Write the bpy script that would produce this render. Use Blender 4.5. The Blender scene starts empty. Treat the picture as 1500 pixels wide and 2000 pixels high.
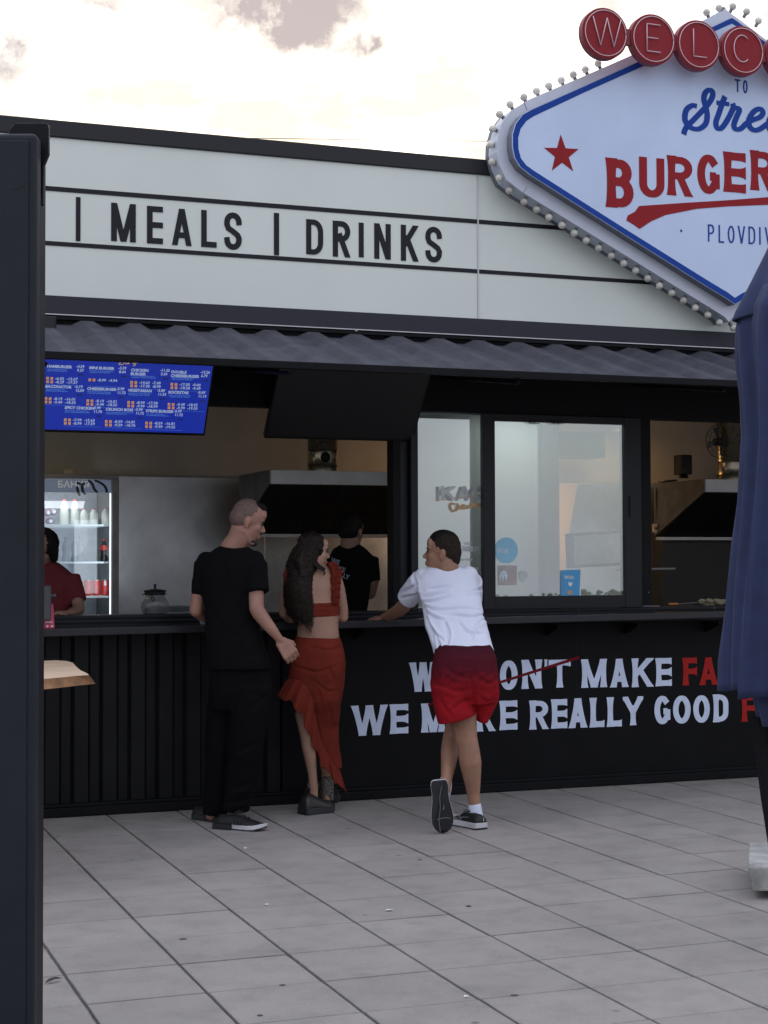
import bpy, bmesh, math, random
from mathutils import Vector, Matrix, noise
random.seed(7)
S = bpy.context.scene
COL = S.collection
R = math.radians

# ------------------------------------------------------------------ camera
FPX, PITCH, ROLL, YAW, CH, CD = 3147.5, 0.0308033, -0.0031169, 0.357779, 1.46, 9.391
_f0 = Vector((math.sin(YAW), math.cos(YAW), 0)); _r0 = Vector((math.cos(YAW), -math.sin(YAW), 0)); _u0 = Vector((0, 0, 1))
FW = _f0*math.cos(PITCH) + _u0*math.sin(PITCH)
_up = -_f0*math.sin(PITCH) + _u0*math.cos(PITCH)
RT = _r0*math.cos(ROLL) + _up*math.sin(ROLL)
UP = _up*math.cos(ROLL) - _r0*math.sin(ROLL)
CAM = Vector((0, -CD, CH))
cam = bpy.data.objects.new('camera', bpy.data.cameras.new('camera')); COL.objects.link(cam)
m = Matrix((RT, UP, -FW)).transposed().to_4x4(); m.translation = CAM
cam.matrix_world = m
cam.data.sensor_fit = 'VERTICAL'; cam.data.sensor_height = 36; cam.data.sensor_width = 27
cam.data.lens = FPX/2000*36; cam.data.clip_end = 2000
cam.data.dof.use_dof = False
S.camera = cam
S.render.resolution_x = 768; S.render.resolution_y = 1024

# ------------------------------------------------------------------ world and light
SUN_EL, SUN_AZ = R(13), R(17)          # azimuth from +Y towards +X: behind the kiosk
SUND = Vector((math.sin(SUN_AZ)*math.cos(SUN_EL), math.cos(SUN_AZ)*math.cos(SUN_EL), math.sin(SUN_EL)))
W = bpy.data.worlds.new('World'); S.world = W; W.use_nodes = True
nt = W.node_tree; nt.nodes.clear()
def N(t, typ, **kw):
    n = t.nodes.new(typ)
    for k, v in kw.items(): setattr(n, k, v)
    return n
def mth(t, op, a, b=None, c=None, clamp=False):
    n = t.nodes.new('ShaderNodeMath'); n.operation = op; n.use_clamp = clamp
    for i, v in enumerate((a, b, c)):
        if v is None: continue
        if hasattr(v, 'links') or hasattr(v, 'is_linked'): t.links.new(v, n.inputs[i])
        else: n.inputs[i].default_value = v
    return n.outputs[0]
def mixc(t, f, a, b, blend='MIX'):
    n = t.nodes.new('ShaderNodeMix'); n.data_type = 'RGBA'; n.blend_type = blend
    for i, v in ((0, f), (6, a), (7, b)):
        if hasattr(v, 'is_linked'): t.links.new(v, n.inputs[i])
        elif i == 0: n.inputs[0].default_value = v
        else: n.inputs[i].default_value = (*v, 1) if len(v) == 3 else v
    return n.outputs[2]
def ramp(t, f, stops, interp='LINEAR'):
    n = t.nodes.new('ShaderNodeValToRGB'); n.color_ramp.interpolation = interp
    e = n.color_ramp.elements
    while len(e) < len(stops): e.new(0.5)
    for q, (p, c) in zip(e, stops):
        q.position = p; q.color = (c, c, c, 1) if isinstance(c, (int, float)) else (*c, 1)
    t.links.new(f, n.inputs[0]); return n.outputs[0]
sky = N(nt, 'ShaderNodeTexSky', sky_type='NISHITA', sun_disc=False)
sky.sun_elevation = SUN_EL; sky.sun_rotation = SUN_AZ
sky.air_density = 1.2; sky.dust_density = 2.0; sky.ozone_density = 2.0
tc = N(nt, 'ShaderNodeTexCoord')
dot = N(nt, 'ShaderNodeVectorMath', operation='DOT_PRODUCT'); nt.links.new(tc.outputs['Generated'], dot.inputs[0]); dot.inputs[1].default_value = SUND
glow = mth(nt, 'POWER', mth(nt, 'MAXIMUM', dot.outputs['Value'], 0.0), 14)
# cloud density
mp = N(nt, 'ShaderNodeMapping'); nt.links.new(tc.outputs['Generated'], mp.inputs[0]); mp.inputs['Scale'].default_value = (1, 1, 2.1); mp.inputs['Location'].default_value = (0.05, 0.0, 0.12)
n1 = N(nt, 'ShaderNodeTexNoise'); nt.links.new(mp.outputs[0], n1.inputs['Vector'])
n1.inputs['Scale'].default_value = 6.5; n1.inputs['Detail'].default_value = 7; n1.inputs['Roughness'].default_value = .52; n1.inputs['Distortion'].default_value = .3
thick = ramp(nt, n1.outputs['Fac'], [(0.50, 0.0), (0.70, 1.0)], 'EASE')
cover = ramp(nt, n1.outputs['Fac'], [(0.30, 0.0), (0.46, 1.0)])
nc = N(nt, 'ShaderNodeTexNoise'); nt.links.new(mp.outputs[0], nc.inputs['Vector']); nc.inputs['Scale'].default_value = 11; nc.inputs['Detail'].default_value = 6; nc.inputs['Roughness'].default_value = .55
lit = mixc(nt, ramp(nt, nc.outputs['Fac'], [(.40, 0.0), (.62, 1.0)], 'EASE'), (2.1, 1.95, 1.60), (.57, .49, .40))
thin_c = mixc(nt, glow, (0.655, 0.675, 0.765), lit)      # thin cloud, bright around the hidden sun
thick_c = mixc(nt, glow, (0.30, 0.33, 0.42), (0.37, 0.315, 0.30))   # thick cloud, grey violet
nw = N(nt, 'ShaderNodeTexNoise'); nt.links.new(tc.outputs['Generated'], nw.inputs['Vector']); nw.inputs['Scale'].default_value = 20; nw.inputs['Detail'].default_value = 6; nw.inputs['Roughness'].default_value = .6
wof = N(nt, 'ShaderNodeVectorMath', operation='MULTIPLY_ADD'); nt.links.new(nw.outputs['Color'], wof.inputs[0]); wof.inputs[1].default_value = (.062, .062, .062); wof.inputs[2].default_value = (-.031, -.031, -.031)
wdir = N(nt, 'ShaderNodeVectorMath', operation='ADD'); nt.links.new(tc.outputs['Generated'], wdir.inputs[0]); nt.links.new(wof.outputs[0], wdir.inputs[1])
def sdir(az, el): return (math.sin(R(az))*math.cos(R(el)), math.cos(R(az))*math.cos(R(el)), math.sin(R(el)))
bank = None
for az, el, rx, rz, k in ((16.8, 19.2, .062, .026, 1.0), (15.2, 17.3, .020, .012, .8), (19.5, 17.9, .022, .010, .8), (13.6, 16.0, .008, .010, .35), (7.4, 17.4, .034, .028, .85), (9.6, 16.0, .02, .010, .45), (11.5, 19.0, .05, .010, .7), (2, 25, .16, .04, .8), (27, 27, .2, .05, .9), (31.0, 18.2, .060, .022, .36), (11.2, 15.7, .028, .010, .16), (-12, 22, .1, .03, .8), (14.6, 14.9, .03, .006, .12), (50, 20, .12, .03, .7)):
    sb = N(nt, 'ShaderNodeVectorMath', operation='SUBTRACT'); nt.links.new(wdir.outputs[0], sb.inputs[0]); sb.inputs[1].default_value = sdir(az, el)
    ml = N(nt, 'ShaderNodeVectorMath', operation='MULTIPLY'); nt.links.new(sb.outputs[0], ml.inputs[0]); ml.inputs[1].default_value = (1/rx, 1/rx, 1/rz)
    # (each bank is an uneven flattened mass of cloud)
    ln = N(nt, 'ShaderNodeVectorMath', operation='LENGTH'); nt.links.new(ml.outputs[0], ln.inputs[0])
    v = mth(nt, 'MULTIPLY', mth(nt, 'MULTIPLY_ADD', ln.outputs['Value'], -.75, 1.35, clamp=True), k)
    bank = v if bank is None else mth(nt, 'MAXIMUM', bank, v)
ft = N(nt, 'ShaderNodeTexNoise'); nt.links.new(wdir.outputs[0], ft.inputs['Vector']); ft.inputs['Scale'].default_value = 30; ft.inputs['Detail'].default_value = 8; ft.inputs['Roughness'].default_value = .6
bank = mth(nt, 'MULTIPLY', bank, mth(nt, 'MULTIPLY_ADD', ft.outputs['Fac'], 1.7, .12), clamp=True)
thick = mth(nt, 'MAXIMUM', bank, mth(nt, 'MULTIPLY', thick, .25), clamp=True)
cl = mixc(nt, thick, thin_c, thick_c)
bg1 = N(nt, 'ShaderNodeBackground'); nt.links.new(sky.outputs[0], bg1.inputs[0]); bg1.inputs[1].default_value = 0.14
# an overcast sky is brighter overhead than at the horizon, except round the hidden sun
sz = N(nt, 'ShaderNodeSeparateXYZ'); nt.links.new(tc.outputs['Generated'], sz.inputs[0])
grad = mth(nt, 'MULTIPLY_ADD', mth(nt, 'MAXIMUM', sz.outputs[2], 0.0), 0.95, 0.50)
grad = mth(nt, 'ADD', mth(nt, 'MULTIPLY', grad, mth(nt, 'SUBTRACT', 1.0, glow)), glow)
bg2 = N(nt, 'ShaderNodeBackground'); nt.links.new(cl, bg2.inputs[0]); nt.links.new(grad, bg2.inputs[1])
mx = N(nt, 'ShaderNodeMixShader'); nt.links.new(mth(nt, 'MAXIMUM', mth(nt, 'MULTIPLY_ADD', cover, 0.25, 0.70), mth(nt, 'MULTIPLY', bank, 1.6, clamp=True)), mx.inputs[0])
nt.links.new(bg1.outputs[0], mx.inputs[1]); nt.links.new(bg2.outputs[0], mx.inputs[2])
wo = N(nt, 'ShaderNodeOutputWorld'); nt.links.new(mx.outputs[0], wo.inputs[0])
sl = bpy.data.lights.new('sun', 'SUN'); sl.energy = 0.8; sl.angle = R(12); sl.color = (1, .86, .68)
so = bpy.data.objects.new('sun', sl); COL.objects.link(so); so.rotation_euler = (-SUND).to_track_quat('-Z', 'Y').to_euler()
S.view_settings.view_transform = 'Standard'; S.view_settings.look = 'None'; S.view_settings.gamma = 1; S.view_settings.exposure = 0.82
S.view_settings.use_curve_mapping = False
S.cycles.max_bounces = 7; S.cycles.transparent_max_bounces = 12; S.cycles.sample_clamp_indirect = 4

# ------------------------------------------------------------------ surveying: a sight line through the photograph met with a real plane
def ray(px, py): return FW + RT*(px-750)/FPX - UP*(py-1000)/FPX
def at(px, py, Y=0.0):
    d = ray(px, py); return CAM + d*((Y+CD)/d.y)
def gd(px, py, z=0.0):
    d = ray(px, py); return CAM + d*((z-CH)/d.z)
def pt(px, py, t): return CAM + ray(px, py)*t
def tdist(p): return (Vector(p)-CAM).dot(FW)

# ------------------------------------------------------------------ materials
MATS = {}
def mat(name, col, rough=.6, metal=0, spec=.5, vary=.12, nscale=8, bump=0, bscale=60, col2=None, emit=None, estr=0, alpha=None, objrand=0, rvary=.08, sheen=0, detail=6):
    if name in MATS: return MATS[name]
    M = bpy.data.materials.new(name); M.use_nodes = True; t = M.node_tree; b = t.nodes['Principled BSDF']
    tcn = N(t, 'ShaderNodeTexCoord')
    nz = N(t, 'ShaderNodeTexNoise'); t.links.new(tcn.outputs['Object'], nz.inputs['Vector']); nz.inputs['Scale'].default_value = nscale; nz.inputs['Detail'].default_value = detail; nz.inputs['Roughness'].default_value = .6
    c2 = col2 or tuple(min(1, c*(1+2*vary)) for c in col); c1 = col if col2 else tuple(c*(1-2*vary) for c in col)
    fac = ramp(t, nz.outputs['Fac'], [(.28, 0.0), (.72, 1.0)])
    c = mixc(t, fac, c1, c2)
    if objrand:
        oi = N(t, 'ShaderNodeObjectInfo')
        f = mth(t, 'MULTIPLY_ADD', oi.outputs['Random'], 2*objrand, 1-objrand)
        hv = N(t, 'ShaderNodeHueSaturation'); t.links.new(c, hv.inputs['Color']); t.links.new(f, hv.inputs['Value']); c = hv.outputs[0]
    t.links.new(c, b.inputs['Base Color'])
    t.links.new(mth(t, 'MULTIPLY_ADD', nz.outputs['Fac'], 2*rvary, rough-rvary, clamp=True), b.inputs['Roughness'])
    b.inputs['Metallic'].default_value = metal; b.inputs['Specular IOR Level'].default_value = spec
    if sheen: b.inputs['Sheen Weight'].default_value = sheen
    if bump:
        nb = N(t, 'ShaderNodeTexNoise'); t.links.new(tcn.outputs['Object'], nb.inputs['Vector']); nb.inputs['Scale'].default_value = bscale; nb.inputs['Detail'].default_value = 5
        bp = N(t, 'ShaderNodeBump'); bp.inputs['Strength'].default_value = bump; bp.inputs['Distance'].default_value = .004
        t.links.new(nb.outputs['Fac'], bp.inputs['Height']); t.links.new(bp.outputs[0], b.inputs['Normal'])
    if emit: b.inputs['Emission Color'].default_value = (*emit, 1); b.inputs['Emission Strength'].default_value = estr
    if alpha is not None: b.inputs['Alpha'].default_value = alpha
    MATS[name] = M; return M

def slab_material(name, joints=False):
    M = mat(name, (.285, .266, .252), .84, vary=.0, nscale=3.0, bump=.5, bscale=160, objrand=.045, spec=.3, rvary=.02)
    t = M.node_tree; b = t.nodes['Principled BSDF']; src = b.inputs['Base Color'].links[0].from_socket
    g = N(t, 'ShaderNodeNewGeometry')
    a = N(t, 'ShaderNodeTexNoise'); t.links.new(g.outputs['Position'], a.inputs['Vector']); a.inputs['Scale'].default_value = 1.1; a.inputs['Detail'].default_value = 8; a.inputs['Roughness'].default_value = .7
    st = ramp(t, a.outputs['Fac'], [(.3, .90), (.62, 1.04)])
    c = mixc(t, 1.0, src, st, 'MULTIPLY')
    v = N(t, 'ShaderNodeTexNoise'); t.links.new(g.outputs['Position'], v.inputs['Vector']); v.inputs['Scale'].default_value = 420; v.inputs['Detail'].default_value = 2
    c = mixc(t, 1.0, c, ramp(t, v.outputs['Fac'], [(.3, .8), (.7, 1.16)]), 'MULTIPLY')
    sp = N(t, 'ShaderNodeTexVoronoi'); t.links.new(g.outputs['Position'], sp.inputs['Vector']); sp.inputs['Scale'].default_value = 3.1
    c = mixc(t, 1.0, c, ramp(t, sp.outputs['Distance'], [(.035, .55), (.06, 1.0)]), 'MULTIPLY')
    wv = N(t, 'ShaderNodeMapping'); t.links.new(g.outputs['Position'], wv.inputs[0]); wv.inputs['Scale'].default_value = (1.2, 1.6, 1)
    w2 = N(t, 'ShaderNodeTexNoise'); t.links.new(wv.outputs[0], w2.inputs['Vector']); w2.inputs['Scale'].default_value = 1.7; w2.inputs['Detail'].default_value = 6
    c = mixc(t, 1.0, c, ramp(t, w2.outputs['Fac'], [(.28, .93), (.6, 1.02)]), 'MULTIPLY')
    if not joints:                      # dirt gathered along the joints
        oc = N(t, 'ShaderNodeTexCoord'); sp2 = N(t, 'ShaderNodeSeparateXYZ'); t.links.new(oc.outputs['Object'], sp2.inputs[0])
        ed = mth(t, 'MAXIMUM', mth(t, 'ABSOLUTE', sp2.outputs[0]), mth(t, 'ABSOLUTE', sp2.outputs[1]))
        dn_ = N(t, 'ShaderNodeTexNoise'); t.links.new(g.outputs['Position'], dn_.inputs['Vector']); dn_.inputs['Scale'].default_value = 22; dn_.inputs['Detail'].default_value = 6
        e2_ = mth(t, 'MULTIPLY_ADD', dn_.outputs['Fac'], .034, ed)
        c = mixc(t, 1.0, c, ramp(t, mth(t, 'MULTIPLY', e2_, 4.0), [(.850, 1.0), (.905, .74)]), 'MULTIPLY')
        b2_ = N(t, 'ShaderNodeTexNoise'); t.links.new(g.outputs['Position'], b2_.inputs['Vector']); b2_.inputs['Scale'].default_value = 5.5; b2_.inputs['Detail'].default_value = 7; b2_.inputs['Roughness'].default_value = .65
        c = mixc(t, 1.0, c, ramp(t, b2_.outputs['Fac'], [(.30, .83), (.52, 1.02), (.72, 1.06)]), 'MULTIPLY')
        p3_ = N(t, 'ShaderNodeTexVoronoi'); t.links.new(g.outputs['Position'], p3_.inputs['Vector']); p3_.inputs['Scale'].default_value = 26
        c = mixc(t, 1.0, c, ramp(t, p3_.outputs['Distance'], [(.05, .62), (.10, 1.0)]), 'MULTIPLY')
    if joints:
        mpn = N(t, 'ShaderNodeMapping'); t.links.new(g.outputs['Position'], mpn.inputs[0])
        br = N(t, 'ShaderNodeTexBrick'); t.links.new(mpn.outputs[0], br.inputs['Vector']); br.inputs['Scale'].default_value = 1
        br.offset = 0; br.inputs['Brick Width'].default_value = TW; br.inputs['Row Height'].default_value = TW; br.inputs['Mortar Size'].default_value = .004
        mpn.inputs['Location'].default_value = (-TX0 % TW, -TY0 % TW, 0)
        br.inputs['Color1'].default_value = (1, 1, 1, 1); br.inputs['Color2'].default_value = (.93, .93, .93, 1); br.inputs['Mortar'].default_value = (.35, .34, .33, 1)
        c = mixc(t, 1.0, c, br.outputs['Color'], 'MULTIPLY')
    t.links.new(c, b.inputs['Base Color']); return M
TW, TX0, TY0 = .4128, .9522, -2.774

BLK = mat('black_painted_steel', (.0040, .0043, .0058), .55, vary=.2, nscale=5, bump=.12, bscale=25, spec=.16)
CORB = mat('black_corrugated_steel', (.0058, .0062, .0075), .48, vary=.25, nscale=3.5, bump=.15, bscale=20, spec=.22)
BOARD = mat('black_board', (.0042, .0044, .0056), .6, vary=.2, nscale=4, bump=.1, bscale=30, spec=.14)
NAVYBAND = mat('dark_slate_trim', (.017, .0175, .029), .55, vary=.08, nscale=6, bump=.06, bscale=50, spec=.4)
ROOFT = mat('roof_trim', (.010, .0095, .014), .5, vary=.1, nscale=6, spec=.4)
CREAM = mat('cream_sign_panel', (.67, .72, .675), .42, vary=.018, nscale=1.6, bump=.03, bscale=12, spec=.4)
INK = mat('dark_vinyl_print', (.011, .0095, .017), .5, vary=.08, nscale=20, spec=.25)
AWN = mat('weathered_grey_awning', (.050, .052, .066), .75, vary=.17, nscale=7, bump=.3, bscale=40, spec=.25, detail=9)
ALU = mat('anthracite_aluminium', (.0085, .0095, .0135), .42, vary=.08, nscale=12, spec=.3)
SILV = mat('thin_silver_edge', (.5, .5, .52), .35, metal=.8, vary=.05)
STEEL = mat('brushed_steel', (.50, .51, .515), .36, metal=.8, vary=.24, nscale=1.3, rvary=.12, bump=.05, bscale=90)
STEELD = mat('greasy_dark_steel', (.12, .12, .12), .5, metal=.7, vary=.25, nscale=5)
SOOT = mat('sooty_black', (.007, .007, .007), .6, vary=.3, nscale=6)
IWALL = mat('inner_wall_paint', (.50, .46, .39), .8, vary=.07, nscale=2, bump=.15, bscale=40)
IWHITE = mat('white_wall_panel', (.72, .75, .74), .6, vary=.03, nscale=2)
IFLOOR = mat('inner_floor', (.06, .055, .05), .6)
SIGNW = mat('white_sign_face', (.52, .625, .83), .36, vary=.035, nscale=2.2, detail=9, spec=.45, bump=.02, bscale=14)
SIGNR = mat('silver_white_rim', (.56, .60, .70), .4, vary=.05, nscale=3, metal=.1)
SIGNS = mat('grey_sign_return', (.17, .18, .21), .5, vary=.08)
BLUE = mat('blue_print', (.006, .048, .29), .55, vary=.03, spec=.2)
REDP = mat('red_print', (.27, .013, .018), .6, vary=.04, spec=.2)
REDD = mat('red_disc', (.235, .012, .020), .55, vary=.05, nscale=40, spec=.25)
REDS = mat('dull_red_return', (.20, .035, .05), .5)
NEON = mat('unlit_neon_tube', (.62, .47, .50), .2, vary=.03)
BULB = mat('frosted_bulb', (.60, .58, .52), .18, vary=.05, nscale=30, spec=.7, objrand=.16)
SOCK = mat('grey_lamp_socket', (.13, .13, .15), .5)
WHTP = mat('white_wall_lettering', (.60, .68, .86), .5, vary=.05, nscale=9)
REDL = mat('red_wall_lettering', (.36, .016, .014), .6, spec=.15, vary=.05)
CONC = mat('rough_concrete', (.33, .33, .32), .85, vary=.22, nscale=9, bump=.9, bscale=50)
WOOD = mat('pale_wood', (.62, .46, .33), .55, vary=.08, nscale=4, bump=.1)
BARK = mat('brown_wood_edge', (.30, .155, .075), .7, vary=.2, nscale=14, bump=.4, bscale=40)
PANELG = mat('dark_slate_powder_coat', (.0115, .0145, .0215), .55, vary=.09, nscale=4, bump=.35, bscale=240, spec=.25)
PANELB = mat('black_bracket_plastic', (.0035, .004, .007), .5, spec=.2)
CASE = mat('black_screen_case', (.004, .004, .005), .35, spec=.3)
def emis(name, c, s):
    return mat(name, tuple(min(1, v) for v in c), .3, emit=c, estr=s*.54, vary=0)

# ------------------------------------------------------------------ mesh helpers
def tag(o, label=None, cat=None, group=None, kind=None):
    if label: o['label'] = label
    if cat: o['category'] = cat
    if group: o['group'] = group
    if kind: o['kind'] = kind
    return o
def link(o, parent=None):
    COL.objects.link(o)
    if parent is not None: o.parent = parent
    return o
def root(name, loc, label, cat, group=None):
    o = bpy.data.objects.new(name, None); o.empty_display_size = .1; COL.objects.link(o)
    o['loc'] = tuple(loc); ROOTS.append((o, Vector(loc)))
    return tag(o, label, cat, group)
ROOTS = []
def fix_roots():                      # move each Empty to its base, keep the parts where they are
    for o, l in ROOTS:
        o.location = l
        for c in o.children:
            c.matrix_parent_inverse = Matrix.Translation(-l)
        del o['loc']
class MB:
    def __init__(s): s.v = []; s.f = []; s.mi = []; s.cur = 0
    def add(s, vs, fs):
        b = len(s.v); s.v += [tuple(p) for p in vs]; s.f += [tuple(b+i for i in f) for f in fs]; s.mi += [s.cur]*len(fs); return s
    def box(s, a, b):
        (x0, y0, z0), (x1, y1, z1) = a, b
        x0, x1 = sorted((x0, x1)); y0, y1 = sorted((y0, y1)); z0, z1 = sorted((z0, z1))
        return s.hexa([(x0,y0,z0),(x1,y0,z0),(x1,y1,z0),(x0,y1,z0)], [(x0,y0,z1),(x1,y0,z1),(x1,y1,z1),(x0,y1,z1)])
    def hexa(s, lo, hi):
        return s.add(list(lo)+list(hi), [(3,2,1,0),(4,5,6,7),(0,1,5,4),(1,2,6,5),(2,3,7,6),(3,0,4,7)])
    def prism(s, pts, off):           # pts: planar polygon (3D), extruded by vector off
        n = len(pts); off = Vector(off); a = [Vector(p) for p in pts]; b = [p+off for p in a]
        return s.add(a+b, [tuple(range(n)), tuple(range(2*n-1, n-1, -1))]+[(i, i+n, (i+1) % n+n, (i+1) % n) for i in range(n)])
    def rings(s, rs, cap=True, closed=True):
        n = len(rs[0]); b = len(s.v); s.v += [tuple(p) for r in rs for p in r]
        fs = []
        for i in range(len(rs)-1):
            for j in range(n if closed else n-1):
                k = (j+1) % n; fs.append((b+i*n+j, b+i*n+k, b+(i+1)*n+k, b+(i+1)*n+j))
        if cap and closed: fs.append(tuple(b+j for j in range(n-1, -1, -1))); fs.append(tuple(b+(len(rs)-1)*n+j for j in range(n)))
        s.f += fs; s.mi += [s.cur]*len(fs); return s
    def lathe(s, c, axis, prof, n=20):   # prof: (distance along axis, radius)
        c = Vector(c); ax = Vector(axis).normalized(); e = ax.orthogonal().normalized(); g = ax.cross(e)
        return s.rings([[c+ax*h+(e*math.cos(2*math.pi*i/n)+g*math.sin(2*math.pi*i/n))*max(r, 1e-5) for i in range(n)] for h, r in prof])
    def cap(s, a, b, ra, rb, n=14):
        a, b = Vector(a), Vector(b); d = b-a; L = d.length
        if L < 1e-5: d = Vector((0, 0, 1)); L = 1e-5
        p = [(-ra*math.cos(t), ra*math.sin(t)) for t in [i*math.pi/10 for i in range(5)]]
        p += [(0, ra)] + ([(L, rb)])
        p += [(L+rb*math.sin(t), rb*math.cos(t)) for t in [i*math.pi/10 for i in range(1, 6)]]
        p[0] = (-ra, .0004); p[-1] = (L+rb, .0004)
        return s.lathe(a, d, p, n)
    def tube(s, pts, r, n=8):
        pts = [Vector(p) for p in pts]; rs = []; e = None
        for i, p in enumerate(pts):
            d = (pts[min(i+1, len(pts)-1)]-pts[max(i-1, 0)]).normalized()
            e = d.orthogonal().normalized() if e is None else (e-d*e.dot(d)).normalized()
            g = d.cross(e); rr = r[i] if isinstance(r, (list, tuple)) else r
            rs.append([p+(e*math.cos(2*math.pi*k/n)+g*math.sin(2*math.pi*k/n))*rr for k in range(n)])
        return s.rings(rs)
    def ell(s, c, ax, n=18, m=10):
        c = Vector(c); A, B, Cc = [Vector(q) for q in ax]
        return s.rings([[c+A*math.sin(t)*math.cos(2*math.pi*i/n)+B*math.sin(t)*math.sin(2*math.pi*i/n)+Cc*math.cos(t) for i in range(n)] for t in [max(.02, min(math.pi-.02, math.pi*j/m)) for j in range(m+1)]])
    def build(s, name, mats, parent=None, smooth=False, bevel=0, seg=2, ang=40):
        me = bpy.data.meshes.new(name); me.from_pydata(s.v, [], s.f)
        for M in (mats if isinstance(mats, (list, tuple)) else [mats]): me.materials.append(M)
        if any(s.mi): me.polygons.foreach_set('material_index', s.mi)
        bm = bmesh.new(); bm.from_mesh(me); bmesh.ops.recalc_face_normals(bm, faces=bm.faces); bm.to_mesh(me); bm.free()
        if smooth: me.polygons.foreach_set('use_smooth', [True]*len(me.polygons))
        o = link(bpy.data.objects.new(name, me), parent)
        if smooth and smooth != 'all':
            try:
                me.set_sharp_from_angle(angle=R(ang))
            except Exception: pass
        if bevel:
            b = o.modifiers.new('bevel', 'BEVEL'); b.width = bevel; b.segments = seg; b.limit_method = 'ANGLE'; b.angle_limit = R(35)
        return o
def box(name, a, b, M, parent=None, bevel=.003): return MB().box(a, b).build(name, M, parent, bevel=bevel)
def quadpx(P, Y): return [at(x, y, Y) for x, y in P]

# ------------------------------------------------------------------ lettering drawn from strokes
def arc(cx, cy, rx, ry, a0, a1, n=12):
    return [(cx+rx*math.cos(R(a0+(a1-a0)*i/n)), cy+ry*math.sin(R(a0+(a1-a0)*i/n))) for i in range(n+1)]
_S = arc(.5, .78, .5, .22, 0, 180, 10)+[(0, .70), (.12, .58), (.5, .49), (.88, .38), (1, .28)]+arc(.5, .22, .5, .22, 0, -180, 10)
GL = {
 'M': [[(0,0),(0,1)], [(0,1),(.5,0)], [(.5,0),(1,1)], [(1,0),(1,1)]],
 'E': [[(0,0),(0,1)], [(0,1),(1,1)], [(0,.5),(.82,.5)], [(0,0),(1,0)]],
 'F': [[(0,0),(0,1)], [(0,1),(1,1)], [(0,.5),(.8,.5)]],
 'A': [[(0,0),(.5,1)], [(1,0),(.5,1)], [(.2,.24),(.8,.24),'x']],
 'L': [[(0,0),(0,1)], [(0,0),(1,0)]],
 'S': [_S],
 'D': [[(0,0),(0,1)], [(0,1),(.4,1)]+arc(.4,.68,.6,.32,90,0,8)+arc(.4,.32,.6,.32,0,-90,8)+[(0,0)]],
 'R': [[(0,0),(0,1)], [(0,1),(.5,1)]+arc(.5,.75,.5,.25,90,-90,12)[1:]+[(0,.50)], [(.45,.52),(1,0)]],
 'P': [[(0,0),(0,1)], [(0,1),(.5,1)]+arc(.5,.74,.5,.26,90,-90,10)+[(0,.48)]],
 'B': [[(0,0),(0,1)], [(0,1),(.45,1)]+arc(.45,.77,.45,.23,90,-90,12)[1:]+[(0,.54)], [(0,.54),(.5,.54)]+arc(.5,.27,.5,.27,90,-90,12)[1:]+[(0,0)]],
 'I': [[(0.5,0),(0.5,1)]],
 '|': [[(0.5,0),(0.5,1)]],
 'N': [[(0,0),(0,1)], [(0,1),(1,0)], [(1,0),(1,1)]],
 'K': [[(0,0),(0,1)], [(0,.38),(1,1)], [(.36,.58),(1,0)]],
 'O': [arc(.5,.5,.5,.5,90,450,26)],
 'W': [[(0,1),(.26,0)], [(.26,0),(.5,1)], [(.5,1),(.74,0)], [(.74,0),(1,1)]],
 'T': [[(.5,0),(.5,1)], [(0,1),(1,1)]],
 "'": [[(.5,.6),(.5,1)]],
 'Y': [[(.5,0),(.5,.48)], [(.5,.44),(0,1)], [(.5,.44),(1,1)]],
 'G': [arc(.5,.5,.5,.5,50,315,22), [(.60,.44),(1.0,.44),'x'], [(1,.52),(1,.06),'x']],
 'U': [[(0,1),(0,.3)]+arc(.5,.3,.5,.3,180,360,12)+[(1,1)]],
 'C': [arc(.5,.5,.5,.5,50,310,20)],
 'V': [[(0,1),(.5,0)], [(.5,0),(1,1)]],
}
def clip(poly, x0, y0, x1, y1):
    for ax, lim, sg in ((0, x0, 1), (0, x1, -1), (1, y0, 1), (1, y1, -1)):
        out = []
        for i in range(len(poly)):
            a, b = poly[i-1], poly[i]; da, db = sg*(a[ax]-lim), sg*(b[ax]-lim)
            if (da >= 0) != (db >= 0):
                q = da/(da-db); out.append((a[0]+(b[0]-a[0])*q, a[1]+(b[1]-a[1])*q))
            if db >= 0: out.append(b)
        poly = out
        if len(poly) < 3: return []
    return poly
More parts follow.
